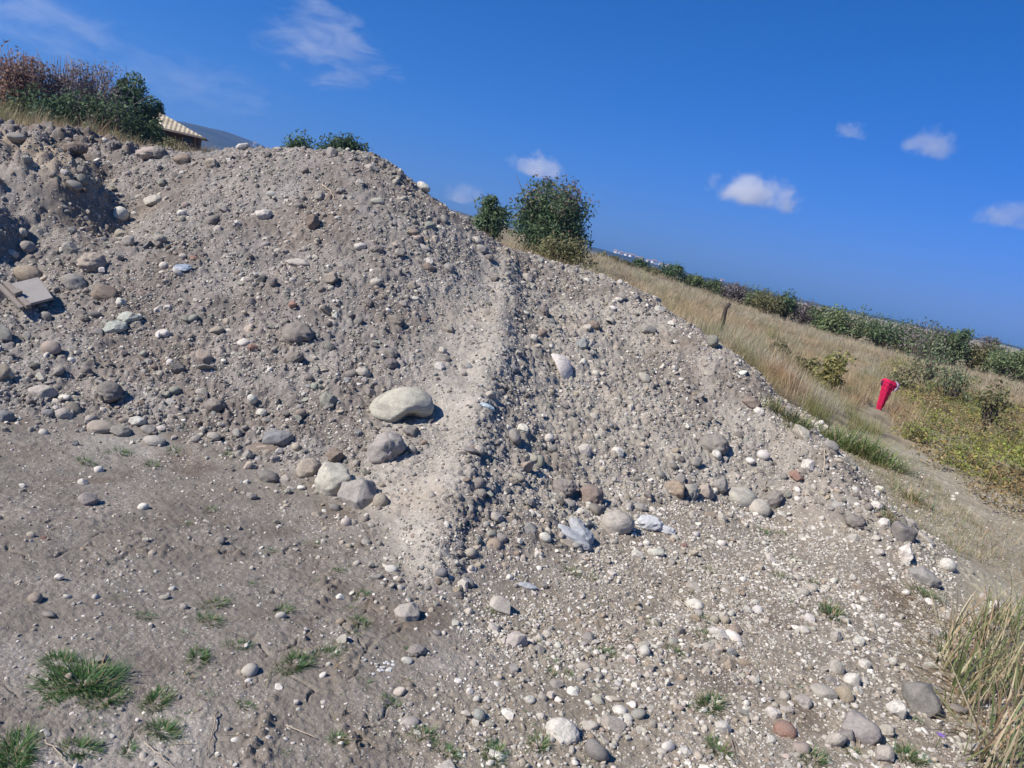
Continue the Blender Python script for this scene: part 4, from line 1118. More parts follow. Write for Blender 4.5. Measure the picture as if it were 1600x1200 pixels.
# ------------------------------------------------------------------ shrubs and trees
DKGREEN = np.array([(.09, .145, .075), (.12, .18, .085), (.15, .22, .095), (.075, .12, .068)])
MIDGREEN = np.array([(.15, .205, .095), (.18, .235, .105), (.12, .17, .08), (.22, .24, .115)])
OLIVEB = np.array([(.20, .20, .085), (.24, .225, .10), (.155, .165, .075), (.28, .24, .125)])
REDBROWN = np.array([(.33, .185, .135), (.36, .215, .155), (.27, .17, .125), (.21, .17, .13)])
GREYTWIG = np.array([(.27, .225, .22), (.22, .19, .19), (.31, .26, .245), (.18, .165, .145)])

M_BARKL = mat_plain('grey_bark', (.24, .195, .18), .9, .1, 30)
def tube_path(pts, r0, r1, sides=5):
    pts = np.asarray(pts, float); V = []; n = len(pts)
    for i in range(n):
        d = pts[min(i + 1, n - 1)] - pts[max(i - 1, 0)]; d /= np.linalg.norm(d) + 1e-9
        u = np.cross(d, [.3, .9, .2]); u /= np.linalg.norm(u) + 1e-9; w_ = np.cross(d, u); r = r0 + (r1 - r0) * i / (n - 1)
        for k in range(sides):
            a = 6.2832 * k / sides; V.append(pts[i] + r * (math.cos(a) * u + math.sin(a) * w_))
    Fq = [[i * sides + k, i * sides + (k + 1) % sides, (i + 1) * sides + (k + 1) % sides, (i + 1) * sides + k] for i in range(n - 1) for k in range(sides)]
    V += [pts[0], pts[-1]]; a, b = len(V) - 2, len(V) - 1
    Fq += [[a, (k + 1) % sides, k, k] for k in range(sides)] + [[b, (n - 1) * sides + k, (n - 1) * sides + (k + 1) % sides, (n - 1) * sides + (k + 1) % sides] for k in range(sides)]
    return np.array(V), [list(dict.fromkeys(f)) for f in Fq]

def join(parts):
    V = []; Fq = []; o = 0
    for v, f in parts:
        V.append(v); Fq += [[i + o for i in q] for q in f]; o += len(v)
    return np.concatenate(V), Fq

def shrub(px, top, w, Y, pal, label, name='shrub', group=None, leaves=900, lsize=.11, lobes=22, bare=0, top_pal=None, low=0.0, narrow=1.0, cat='shrub', part=True, base_py=None, open_=.55):
    rs = np.random.default_rng(int(px * 7 + top * 3 + Y))
    T = at_depth(px, top, Y); Wm = w * Y / FPX
    bx = T[0]; bz = float(HZ(np.array([bx]), np.array([Y]))[0])
    if base_py is not None: bz = at_depth(px, base_py, Y)[2]
    h = max(T[2] - bz, .35)
    root = empty(name, (bx, Y, bz)); tag(root, label, cat, group)
    # lobes over an uneven egg
    u = rs.normal(size=(lobes, 3)); u /= np.linalg.norm(u, axis=1, keepdims=True); rr = rs.uniform(.35, .92, lobes)[:, None]
    cent = u * rr * np.array([Wm * .5 * narrow, Wm * .42, h * .46]) * (1 + .18 * rs.normal(size=(lobes, 1))); cent[:, 2] += h * (.54 + low)
    cent[:, 2] = np.clip(cent[:, 2], .12 * h, h * .97)
    spread = rs.uniform(.07, .15, lobes) * min(Wm, h * 1.6) * open_ / .55
    V, Fq, C = leaf_cloud(cent, spread, leaves, lsize, pal, rs)
    if top_pal is not None:
        pz = V.reshape(-1, 4, 3)[:, 0, 2] / h + .22 * rs.normal(size=leaves) + .15 * np.sin(3 * V.reshape(-1, 4, 3)[:, 0, 0] / Wm * 3); hi = np.repeat(pz > .85, 4)
        C[hi] = np.repeat(top_pal[rs.integers(0, len(top_pal), leaves)], 4, 0)[hi]
    o = mesh_obj('crown', V, Fq, M_LEAF, root, smooth=False); set_color(o, C)
    tw = []
    for i in range(lobes + bare):
        e = cent[i] * np.array([1, 1, 1.05]) if i < lobes else np.array([rs.normal() * Wm * .28 * narrow, rs.normal() * Wm * .2, h * rs.uniform(.7, 1.08)])
        mid = np.array([e[0] * .35, e[1] * .35, e[2] * .45]) + rs.normal(size=3) * .05 * Wm
        tw.append(tube_path([np.array([rs.normal() * .03 * Wm, rs.normal() * .03 * Wm, -.05]), mid, .5 * (mid + e) + rs.normal(size=3) * .03 * Wm, e], .012 * h + .004, .003 * h, 4))
    V, Fq = join(tw)
    mesh_obj('trunk', V, Fq, M_BARKL if pal[0][0] > .25 else M_BARK, root)
    return root

# behind the mounds
shrub(872, 292, 112, 30, DKGREEN, 'big dark green bush with a reddish bare top behind the low mound', 'bush', leaves=17000, lsize=.072, lobes=90, bare=16, top_pal=np.concatenate([REDBROWN, GREYTWIG, DKGREEN, DKGREEN]), cat='bush', open_=.58)
shrub(772, 312, 56, 25, DKGREEN + .008, 'smaller spiky green bush right of the tall mound skyline', 'bush', leaves=5000, lsize=.062, lobes=40, bare=12, cat='bush', open_=.58)
shrub(887, 376, 92, 24, OLIVEB, 'low olive green bush in front of the big dark bush', 'bush', leaves=2600, lsize=.06, lobes=34, cat='bush')
shrub(835, 382, 40, 26, OLIVEB * .8, 'low brownish bush between the two dark bushes', 'bush', leaves=900, lsize=.06, lobes=16, cat='bush')
shrub(470, 211, 62, 36, DKGREEN, 'left of the two green tree tops showing over the tall mound', 'tree', leaves=6000, lsize=.08, lobes=50, cat='tree')
shrub(543, 211, 72, 36, DKGREEN * .8, 'rounder right one of two green tree tops over the tall mound', 'tree', leaves=9000, lsize=.08, lobes=60, cat='tree')
# the thicket at the upper left
shrub(35, 84, 105, 30, REDBROWN, 'reddish brown half bare tree at the far left edge', 'tree', leaves=5200, lsize=.07, lobes=54, bare=40, cat='tree', open_=.5)
shrub(-45, 100, 100, 30, REDBROWN, 'reddish tree cut by the left picture edge', 'tree', leaves=1700, lsize=.075, lobes=34, bare=20, cat='tree')
shrub(100, 96, 75, 31, np.concatenate([GREYTWIG, REDBROWN[2:]]), 'greyish brown bare tree second from the left in the thicket', 'tree', leaves=3200, lsize=.06, lobes=40, bare=44, cat='tree', open_=.48)
shrub(155, 105, 88, 32, GREYTWIG, 'pale grey twiggy tree in the middle of the thicket', 'tree', leaves=4000, lsize=.055, lobes=44, bare=60, cat='tree', open_=.5)
shrub(202, 116, 62, 33, DKGREEN, 'dark green tree at the right end of the thicket', 'tree', leaves=7000, lsize=.08, lobes=36, bare=6, cat='tree', open_=.5)
shrub(236, 146, 44, 34, DKGREEN, 'dark green leaning tree beside the shed roof', 'tree', leaves=2200, lsize=.08, lobes=22, cat='tree', open_=.5)
shrub(78, 148, 92, 28, DKGREEN, 'dark green bush under the brown trees of the thicket', 'bush', leaves=3600, lsize=.075, lobes=34, cat='bush')
shrub(165, 150, 110, 29, np.concatenate([DKGREEN, GREYTWIG[:1] * .6]), 'dark tangled bush under the grey tree of the thicket', 'bush', leaves=3600, lsize=.075, lobes=36, cat='bush')
shrub(228, 172, 60, 30, DKGREEN * .9, 'dark low bush in front of the shed wall', 'bush', leaves=1800, lsize=.075, lobes=22, cat='bush')
shrub(20, 165, 60, 27, OLIVEB * .8, 'brown olive bush at the foot of the reddish tree', 'bush', leaves=1500, lsize=.06, lobes=20, cat='bush')
shrub(172, 204, 34, 16, OLIVEB * 1.2, 'small yellowish weed bush at the thicket edge above the mound', 'bush', leaves=500, lsize=.035, lobes=12, cat='bush')
shrub(140, 196, 40, 17, MIDGREEN, 'small green bush beside the white pipe', 'bush', leaves=600, lsize=.04, lobes=14, cat='bush')
shrub(275, 215, 60, 18, OLIVEB * .9, 'low weedy bush below the shed wall', 'bush', leaves=700, lsize=.035, lobes=18, cat='bush')
# hedgerow along the far side of the field
HG = 'shrubs in the hedgerow beyond the field'
for a in [
 (948,398,34,52,OLIVEB,'brownish shrub at the left start of the hedgerow'),
 (975,408,44,52,OLIVEB*.8,'wide brownish green shrub second in the hedgerow'),
 (1001,407,22,54,DKGREEN,'small conical dark shrub near the left end of the hedgerow'),
 (1026,421,44,50,OLIVEB,'olive shrub left of the pointed dark green one'),
 (1053,413,36,50,DKGREEN,'pointed dark green shrub standing above the left hedgerow'),
 (1082,431,40,50,MIDGREEN,'green shrub right of the pointed dark one'),
 (1112,439,52,50,MIDGREEN*.8,'wide dark shrub above the dark post'),
 (1150,443,44,50,GREYTWIG*.8+.02,'greyish green shrub with bare tips above the field'),
 (1178,450,48,50,MIDGREEN,'green shrub left of the round dark hedgerow tree'),
 (1208,461,44,48,OLIVEB*.9,'olive shrub touching the round dark hedgerow tree'),
 (1236,454,32,48,DKGREEN,'round dark green tree in the middle of the hedgerow'),
 (1262,472,36,48,GREYTWIG,'grey bare shrub right of the round dark tree'),
 (1290,478,32,47,MIDGREEN*.9,'narrow green shrub left of the bright one'),
 (1316,480,38,46,MIDGREEN*1.3,'bright green shrub in the hedgerow'),
 (1348,488,58,46,MIDGREEN,'wide green shrub right of the bright one'),
 (1384,499,56,46,DKGREEN*1.2,'dark wide shrub in the right half of the hedgerow'),
 (1418,508,50,46,MIDGREEN*.8,'dull green shrub left of the grey tipped one'),
 (1452,501,52,44,np.concatenate([GREYTWIG,MIDGREEN]),'grey tipped tall shrub in the right half of the hedgerow'),
 (1480,516,44,44,MIDGREEN*.9,'green shrub between grey tipped shrub and slim tree'),
 (1505,511,30,44,DKGREEN,'slim dark tree near the right end of the hedgerow'),
 (1532,530,44,44,OLIVEB,'olive shrub right of the slim dark tree'),
 (1556,528,32,44,GREYTWIG*.8,'greyish shrub near the right end of the hedgerow'),
 (1580,541,40,42,MIDGREEN*1.3,'yellow green shrub at the right end of the hedgerow'),
 (1612,548,48,42,MIDGREEN,'green shrub cut by the right picture edge'),
]:
    shrub(a[0], a[1], a[2] * 1.25, a[3], a[4], a[5], group=HG, leaves=1900, lsize=.08, lobes=24, bare=6, open_=.62)
for a in [
 (1310,552,60,13.0,OLIVEB*np.array([1.35,1.35,1.1]),'yellowish weed bush in the middle of the golden grass'),
 (1265,560,40,13.5,OLIVEB*1.15,'small yellowish weed bush left in the golden grass'),
 (1470,528,96,24,MIDGREEN*1.1+.02,'grey green bush at the far edge of the grass'),
 (1505,560,80,20,MIDGREEN+.02,'grey green bush right in the grass below the hedgerow'),
 (1420,560,50,19,OLIVEB+.03,'pale olive bush in the grass below the hedgerow'),
 (1560,600,60,15,OLIVEB,'olive bush near the right picture edge'),
 (1220,545,44,15,OLIVEB+.03,'faded bush in the grass right of the low mound'),
]:
    shrub(*a[:6], group='weed bushes in the dry field', leaves=700, lsize=.045, lobes=18, bare=4, cat='bush', name='bush', open_=.6)
# ------------------------------------------------------------------ small man-made things
def box_bm(bm, sx, sy, sz, loc=(0, 0, 0), rot=(0, 0, 0), bev=.0):
    r = bmesh.ops.create_cube(bm, size=1.0)
    M = Matrix.Translation(loc) @ Euler(rot).to_matrix().to_4x4() @ Matrix.Diagonal((sx, sy, sz, 1))
    bmesh.ops.transform(bm, matrix=M, verts=r['verts'])
    if bev:
        e = list({e for v in r['verts'] for e in v.link_edges}); bmesh.ops.bevel(bm, geom=e, offset=bev, segments=2, profile=.6, affect='EDGES')
def bm_obj(name, bm, mat, parent=None, smooth=False):
    me = bpy.data.meshes.new(name); bm.to_mesh(me); bm.free(); me.materials.append(mat)
    me.polygons.foreach_set('use_smooth', np.full(len(me.polygons), smooth, dtype=bool))
    o = bpy.data.objects.new(name, me); COL.objects.link(o); o.parent = parent
    return o
def seat(o, px, py, right_turn=0.0, lift=.0, tilt=(0, 0)):
    p, t = hit(px, py); n = Vector(HN(p[0:1], p[1:2], .15)[0])
    q = n.to_track_quat('Z', 'Y').to_matrix(); x = Vector((1, 0, 0)); x = (x - n * x.dot(n)).normalized(); y = n.cross(x)
    q = Matrix((x, y, n)).transposed() @ Euler((tilt[0], tilt[1], right_turn)).to_matrix()
    o.rotation_euler = q.to_euler(); o.location = Vector(p) + n * lift
    return t

M_BOARD = mat_plain('weathered_board', (.30, .275, .245), .85, .15, 9, .15, .25)
M_BATTEN = mat_plain('weathered_batten', (.25, .215, .18), .85, .15, 14, .25, .4)
t = empty('broken_board'); tag(t, 'broken pale board with two battens lying on the slope at far left', 'board')
bm = bmesh.new(); box_bm(bm, .20, .31, .022, (.055, 0, .02), bev=.004)
for v in bm.verts:
    if v.co.x > .14 and v.co.y < -.1: v.co.x -= .03
bm_obj('panel', bm, M_BOARD, t)
bm = bmesh.new(); box_bm(bm, .038, .37, .035, (-.072, -.005, .030), (0, 0, .02), bev=.003); bm_obj('batten', bm, M_BATTEN, t)
bm = bmesh.new(); box_bm(bm, .030, .36, .030, (-.118, .0, .022), (0, 0, .02), bev=.003); bm_obj('batten', bm, M_BATTEN, t)
bm = bmesh.new(); box_bm(bm, .06, .05, .03, (-.075, -.02, .062), (0, 0, .2), bev=.003); bm_obj('cleat', bm, M_BATTEN, t)
seat(t, 44, 472, .98, .05, (.12, -.05)); t.scale = (.92, .92, .92)

# crumpled plastic bags and scraps
M_BAGB = mat_plain('bluish_plastic', (.46, .465, .455), .6, .2, 8, .14, .5, .02, ((.42, .40, .37), .7), trans=.2)
M_BAGW = mat_plain('white_plastic', (.62, .61, .58), .6, .25, 8, .10, .5, .02, ((.5, .48, .44), .4), trans=.2)
def bag(name, lobes, mat, px, py, label, cat, seed, size, turn=0.0):
    V, Fq = [], []; o = 0
    for k, (cx, cy, cz, sx, sy, sz, rz) in enumerate(lobes):
        rs = np.random.default_rng(seed + k); v, f = ICO[5]; n0 = v
        v = v * (1 + .10 * n3(n0, rs, 2.2) + .16 * (1 - np.abs(n3(n0, rs, 3.2))) + .10 * (1 - np.abs(n3(n0, rs, 7.0))) + .045 * (1 - np.abs(n3(n0, rs, 15.0))))[:, None]
        v = v * np.array([sx, sy, sz]); c, s = math.cos(rz), math.sin(rz)
        v = np.stack([v[:, 0] * c - v[:, 1] * s + cx, v[:, 0] * s + v[:, 1] * c + cy, v[:, 2] + cz], -1)
        V.append(v); Fq.append(f + o); o += len(v)
    ob = mesh_obj(name, np.concatenate(V) * size, np.concatenate(Fq), mat); seat(ob, px, py, turn); tag(ob, label, cat)
    return ob
bag('plastic_bag', [(-.03, -.05, .02, .125, .05, .034, -.25), (.04, .035, .03, .075, .07, .04, .9), (.0, .15, .03, .055, .075, .032, .4)], M_BAGB, 900, 842, 'crumpled bluish grey plastic bag in front of the low mound', 'plastic bag', 5, .86)
bag('plastic_bag', [(-.04, 0, .03, .085, .05, .045, .1), (.07, .0, .02, .075, .032, .028, -.2)], M_BAGW, 1020, 827, 'bright white plastic bag beside the largest foot boulder', 'plastic bag', 15, .95)
bag('plastic_scrap', [(0, 0, .010, .06, .035, .014, .2)], mat_plain('blue_grey_plastic', (.25, .29, .33), .5, .4, 20), 286, 421, 'bluish plastic scrap on the tall slope', 'plastic scrap', 25, 1.0)
bag('plastic_scrap', [(0, 0, .008, .05, .022, .012, .1)], mat_plain('pale_blue_plastic', (.48, .56, .55), .5, .4, 20), 760, 636, 'flat pale blue green plastic scrap on the spur', 'plastic scrap', 35, 1.0)
bag('plastic_scrap', [(0, 0, .008, .04, .02, .012, .1)], M_BAGB, 823, 918, 'small whitish plastic scrap sunk in the flat by the spur end', 'plastic scrap', 36, 1.0)
# white plaster crumbs
rs = np.random.default_rng(3); parts = []
for k in range(30):
    v, f = stone_verts(600 + k, 2, .9, .05); s = rs.uniform(.003, .010); p = np.array([rs.normal() * .032, rs.normal() * .026, .003])
    parts.append((v * s * np.array([1, .8, .45]) + p, f.tolist()))
V, Fq = join(parts); o = mesh_obj('plaster_crumbs', V, Fq, mat_plain('plaster', (.52, .50, .46), .8, .2, 40, .1)); seat(o, 602, 1045); tag(o, 'crumbled white plaster on the mud left of the spur end', 'plaster', kind='stuff')

# sticks and straws
def stick(px0, py0, px1, py1, wpx, mat, label, name='stick', lift=.01, arch=.0):
    a, ta = hit(px0, py0); b, tb = hit(px1, py1); rs = np.random.default_rng(int(px0 + py0)); n = 9
    L = np.linalg.norm(b - a); pts = [a + (b - a) * i / (n - 1) + np.array([0, 0, lift + arch * L * math.sin(3.1416 * i / (n - 1))]) + (rs.normal(size=3) * .018 * L if 0 < i < n - 1 else 0) for i in range(n)]
    for p in pts: p[2] = max(p[2], float(HZ(p[0:1], p[1:2])[0]) + .006)
    r = wpx * ta / FPX * .36; V, Fq = tube_path(np.array(pts) - a, r, r * .55, 7)
    o = mesh_obj(name, V, Fq, mat); o.location = a; return tag(o, label, name)
M_STRAWY = mat_plain('pale_straw', (.42, .34, .24), .75, .2, 80)
stick(503, 291, 526, 314, 3.5, M_STRAWY, 'pale thin stick lying on the upper tall slope', lift=.02)
stick(70, 1162, 108, 1200, 3.2, M_STRAWY, 'pale bent stick in the bottom left corner')
stick(340, 1118, 320, 1186, 3.5, M_TWIG, 'brown forked looking stick on the bare mud near the bottom left')
stick(225, 1165, 268, 1200, 3.2, M_STRAWY, 'pale stick at the bottom edge below the bushy tuft')
stick(446, 1138, 492, 1158, 3.5, M_STRAWY, 'light stick across the cracked mud by the tall narrow tuft')
stick(1252, 1060, 1283, 1085, 3.0, M_TWIG, 'thin brown twig leading to the pale cream stone')
stick(1332, 1110, 1352, 1190, 3.0, M_STRAWY, 'long pale stalk across the broad grey pink boulder', arch=.06)
stick(1054, 930, 1085, 965, 3.0, M_STRAWY, 'straw coloured stick above the beige pebbles')
stick(1131, 1135, 1150, 1190, 3.0, M_TWIG, 'thin stalk among the dark grass at the bottom right of centre')
stick(856, 988, 876, 1010, 3.0, M_STRAWY, 'short straw lying in the track on the right flat')
stick(1285, 700, 1287, 742, 3.2, M_STRAWY, 'curved pale root hanging at the mound edge by the pale slab', arch=.1)
stick(270, 345, 310, 347, 2.6, M_STRAWY, 'thin pale stick across the tall slope below a white chip')

# red cloth hung on a dry stem in the field
M_RED = mat_plain('red_cloth', (.62, .02, .085), .8, .15, 22, .16, .5, .01, trans=.12)
M_LIN = mat_plain('pale_lining', (.55, .42, .47), .85, .1, 25, .2)
M_DKC = mat_plain('dark_purple_cloth', (.10, .03, .07), .85, .1, 25, .2)
bp, bt = hit(1374, 640); bp = np.array(bp); Yc = bp[1]
ax = [at_depth(*q, Yc) - bp for q in [(1371, 646), (1376, 631), (1382, 616), (1386, 606), (1390, 598), (1392, 594)]]
wd = np.array([7, 11, 14, 18, 24, 17]) * bt / FPX * .5
def drape(ax, wd, seed, fold=.13, thick=.4):
    rs = np.random.default_rng(seed); V = []; S = 28; n = 36
    A = np.array(ax); tt = np.linspace(0, len(A) - 1, n)
    C = np.stack([np.interp(tt, range(len(A)), A[:, k]) for k in range(3)], -1); Wd = np.interp(tt, range(len(A)), wd)
    for _ in range(3): C[1:-1] = .25 * C[:-2] + .5 * C[1:-1] + .25 * C[2:]
    for i in range(n):
        d = C[min(i + 1, n - 1)] - C[max(i - 1, 0)]; d /= np.linalg.norm(d); u = np.cross([0, 1, 0], d); u /= np.linalg.norm(u); w_ = np.cross(d, u)
        for k in range(S):
            a = 6.2832 * k / S; q = 1 + fold * math.sin(5 * a + .12 * i + seed) + .5 * fold * math.sin(9 * a - .3 * i) + .06 * math.sin(i * 1.3 + a * 2)
            V.append(C[i] + Wd[i] * q * (math.cos(a) * u + thick * math.sin(a) * w_))
    Fq = [[i * S + k, i * S + (k + 1) % S, (i + 1) * S + (k + 1) % S, (i + 1) * S + k] for i in range(n - 1) for k in range(S)]
    return np.array(V), np.array(Fq)
V, Fq = drape(ax, wd, 1); rc = mesh_obj('red_cloth', V, Fq, M_RED); rc.location = bp
tag(rc, 'crimson red cloth hanging folded on weeds in the golden grass', 'cloth')
V, Fq = drape([at_depth(*q, Yc - .01) - bp for q in [(1399, 596), (1402, 602), (1400, 608), (1396, 611)]], np.array([4, 6, 5.5, 3]) * bt / FPX * .5, 2); mesh_obj('lining', V, Fq, M_LIN, rc)
V, Fq = drape([at_depth(*q, Yc - .01) - bp for q in [(1381, 594), (1378, 598), (1379, 604)]], np.array([3, 4.5, 3]) * bt / FPX * .5, 3); mesh_obj('dark_hem', V, Fq, M_DKC, rc)
V, Fq = tube_path(np.array([[0.02, .03, -.05], [.06, .03, .15], [.10, .02, .34]]), .006, .003, 6); mesh_obj('stem', V, Fq, M_TWIG, rc)

# post, pipe, flower
p = at_depth(1132, 483, 13.5); z0 = float(HZ(p[0:1], p[1:2])[0])
V, Fq = tube_path(np.array([[0, 0, 0], [.03, 0, .3], [.02, 0, p[2] - z0 + .02], [.07, 0, p[2] - z0 + .12]]), .045, .03, 9)
o = mesh_obj('wooden_post', V, Fq, mat_plain('dark_wood', (.07, .055, .045), .9, .1, 25)); o.location = (p[0], p[1], z0); tag(o, 'short dark broken post standing in the dry field', 'post')
p = at_depth(135, 209, 11.0)
bm = bmesh.new(); r = bmesh.ops.create_cone(bm, cap_ends=False, segments=20, radius1=.035, radius2=.035, depth=.19)
ob = bm_obj('pipe', bm, mat_plain('white_pipe', (.62, .61, .58), .6, .3, 20, .1), None, True); m_ = ob.modifiers.new('wall', 'SOLIDIFY'); m_.thickness = .006
ob.location = p; ob.rotation_euler = (0, rad(96), .1); tag(ob, 'short white pipe lying in the grass at the thicket edge', 'pipe')
M_PET = mat_plain('purple_petal', (.26, .16, .46), .6, .2, 60, .15, trans=.2)
fp, ft = hit(1462, 1168)
fl = empty('flower', fp); tag(fl, 'tiny purple flower at the bottom right beside the tall grass', 'flower')
V, Fq = tube_path(np.array([[0, 0, 0], [.004, 0, .03], [.0, -.005, .055]]), .0016, .0012, 6); mesh_obj('stalk', V, Fq, mat_plain('flower_stalk', (.10, .16, .05), .7, .2, 50), fl)
for k in range(6):
    a = k * 1.047; bm = bmesh.new(); bmesh.ops.create_uvsphere(bm, u_segments=10, v_segments=6, radius=1)
    bmesh.ops.transform(bm, matrix=Matrix.Translation((.009 * math.cos(a), .009 * math.sin(a) - .005, .058)) @ Euler((0, -.35, a), 'XYZ').to_matrix().to_4x4() @ Matrix.Diagonal((.009, .005, .0016, 1)), verts=bm.verts)
    bm_obj('petal', bm, M_PET, fl, True)

# ------------------------------------------------------------------ shed behind the thicket
M_WALL = mat_plain('old_brick', (.085, .055, .045), .9, .1, 2.5, .3, .5, .05)
def mat_tiles():
    t_ = NT('roof_tiles'); tc = t_.n('ShaderNodeTexCoord').outputs['Object']
    w1 = t_.n('ShaderNodeTexWave', {'Vector': tc, 'Scale': 1.4, 'Distortion': .4}, bands_direction='X').outputs['Fac']; w2 = t_.n('ShaderNodeTexWave', {'Vector': tc, 'Scale': .9, 'Distortion': .3}, bands_direction='Y').outputs['Fac']
    n = t_.noise(tc, 1.2, 5, .65); c = t_.mix(t_.ramp(n, .42, .62), (.50, .43, .30), (.40, .32, .22)); c = val_mul(t_, c, t_.scale_rng(w2, .94, 1.03))
    b = t_.n('ShaderNodeBump', {'Height': t_.math('ADD', w1, w2), 'Strength': .6, 'Distance': .05}).outputs[0]
    return t_.out(t_.bsdf(c, .85, b, .15))
YS = 42.0
c1 = at_depth(318, 214, YS); c0 = at_depth(238, 186, YS + .6); wallh = 1.15
sh = empty('shed', (c1[0], c1[1], c1[2] - wallh)); tag(sh, 'low old shed with a weathered pale roof and dark walls behind the thicket', 'shed')
Lx = 6.2; Dp = 3.4; yaw = math.atan2(c0[1] - c1[1], c1[0] - c0[0]); sh.rotation_euler = (0, 0, .36)
bm = bmesh.new(); box_bm(bm, Lx - .3, Dp - .4, wallh + 2.4, (-Lx / 2 - .12, Dp / 2, (wallh + .02) / 2 - 1.2)); bm_obj('wall', bm, M_WALL, sh)
bm = bmesh.new()
vs = [(-Lx, -.15, wallh - .05), (0.12, -.15, wallh - .05), (0.12, Dp + .15, wallh - .05), (-Lx, Dp + .15, wallh - .05), (-Lx, Dp / 2, wallh + 1.0), (-2.9, Dp / 2, wallh + 1.0)]
vv = [bm.verts.new(v) for v in vs]
for f in [(0, 1, 5, 4), (2, 3, 4, 5), (1, 2, 5), (3, 0, 4), (1, 0, 3, 2)]: bm.faces.new([vv[i] for i in f])
rf = bm_obj('roof', bm, mat_tiles(), sh)
bm = bmesh.new(); box_bm(bm, Lx + .1, .07, .10, (-Lx / 2 + .03, -.19, wallh - .06)); bm_obj('eave_board', bm, mat_plain('eave_wood', (.36, .30, .23), .8, .15, 6), sh)
bm = bmesh.new(); box_bm(bm, .55, .06, .75, (-1.9, .195 - .02, wallh - .55)); bm_obj('door', bm, mat_plain('shed_door', (.045, .04, .04), .8, .2, 6), sh)
bm = bmesh.new(); box_bm(bm, .45, .05, .4, (-.75, .195 - .015, wallh - .4)); bm_obj('window', bm, mat_plain('window_dark', (.03, .035, .045), .3, .5, 6), sh)

# ------------------------------------------------------------------ far hills and houses
DH = 1500.0
RIDGE = [(-500, 40), (-200, 130), (100, 172), (250, 196), (300, 201), (340, 206), (372, 212), (410, 229), (480, 262), (560, 288), (680, 322), (760, 344), (830, 362), (935, 390), (1000, 407), (1060, 424), (1150, 447), (1250, 469), (1400, 501), (1600, 544), (1900, 608), (2300, 695)]
RP = np.array([at_depth(*q, DH) for q in RIDGE])
az = np.linspace(RP[0, 0], RP[-1, 0], 420); ht = np.interp(az, RP[:, 0], RP[:, 2]) + 1.6 * fbm(az, az * 0, 60, 4, 300) + .7 * fbm(az, az * 0, 12, 3, 301)
prof = np.linspace(-1, 1, 40); V = []
XX, TT = np.meshgrid(az, prof)
shape_ = np.where(TT < 0, 1 - TT ** 2 * (1 + .2), 1 - TT ** 2)
ZZ = -8 + (np.interp(XX, az, ht) + 8) * shape_ + 3.0 * fbm(XX, TT * 700, 90, 5, 302) * (1 - np.abs(TT)) * 1.5
ZZ[20] = np.interp(XX[20], az, ht)
V = np.stack([XX, DH + 700 * TT, ZZ], -1).reshape(-1, 3); nx = len(az)
i, j = np.meshgrid(np.arange(39), np.arange(nx - 1), indexing='ij'); Fq = np.stack([i * nx + j, i * nx + j + 1, (i + 1) * nx + j + 1, (i + 1) * nx + j], -1).reshape(-1, 4)
t_ = NT('hill_land'); tc = t_.n('ShaderNodeTexCoord').outputs['Object']; n = t_.noise(tc, .012, 6, .65); n2 = t_.noise(tc, .05, 4, .6)
c = t_.mix(t_.ramp(n, .42, .6), (.025, .036, .028), (.055, .055, .04)); c = val_mul(t_, c, t_.scale_rng(n2, .7, 1.3))
hl = mesh_obj('hills', V, Fq, t_.out(t_.bsdf(c, .95, None, .1))); tag(hl, 'bluish far hills on the horizon', 'hills', kind='structure')
M_HW = mat_plain('house_wall', (.72, .68, .62), .8, .2, .5, .1); M_HR = mat_plain('house_roof', (.30, .20, .16), .85, .15, .5, .2)
def hillz(x, y):
    T = (y - DH) / 700; s = 1 - T * T * (1.2 if T < 0 else 1); return -8 + (float(np.interp(x, az, ht)) + 8) * s
rs = np.random.default_rng(9)
for k, (px, dy, w_) in enumerate([(958, -260, 9), (967, -255, 12), (976, -235, 8), (985, -260, 14), (993, -250, 9), (1001, -215, 11), (1012, -260, 8), (1022, -250, 15), (1033, -230, 8), (1044, -250, 10), (1135, -200, 9), (395, -240, 9), (372, -220, 8)]):
    y = DH + dy + 120; x = at_depth(px, 410, y)[0]; z = hillz(x, y); hh = rs.uniform(3, 5); w_ = w_ * .6
    h_ = empty('house', (x, y, z)); h_.rotation_euler = (0, 0, rs.uniform(-.5, .5))
    tag(h_, 'tiny distant pale house on the hazy far hillside', 'house', 'distant houses on the far hillside')
    bm = bmesh.new(); box_bm(bm, w_, 8, hh + 6, (0, 0, hh / 2 - 3)); bm_obj('wall', bm, M_HW, h_)
    bm = bmesh.new(); a = w_ / 2 + .5
    vv = [bm.verts.new(v) for v in [(-a, -4.5, hh - .1), (a, -4.5, hh - .1), (a, 4.5, hh - .1), (-a, 4.5, hh - .1), (-a, 0, hh + 2.4), (a, 0, hh + 2.4)]]
    for f in [(0, 1, 5, 4), (2, 3, 4, 5), (1, 2, 5), (3, 0, 4), (1, 0, 3, 2)]: bm.faces.new([vv[q] for q in f])
    bm_obj('roof', bm, M_HR, h_)

# ------------------------------------------------------------------ air
HAZE = True
if HAZE:
    bm = bmesh.new(); box_bm(bm, 5200, 2600, 140, (0, 1100, 60)); ob = bm_obj('haze', bm, None) if False else None
    me = bpy.data.meshes.new('haze'); bm.to_mesh(me); bm.free(); ob = bpy.data.objects.new('haze', me); COL.objects.link(ob)
    t_ = NT('haze_air'); v_ = t_.n('ShaderNodeVolumePrincipled', {'Color': (.26, .52, 1.0, 1), 'Density': .00026, 'Anisotropy': .2}); me.materials.append(t_.out(None, v_.outputs[0]))
    tag(ob, 'thin bluish haze in the air over the land', 'haze', kind='stuff')

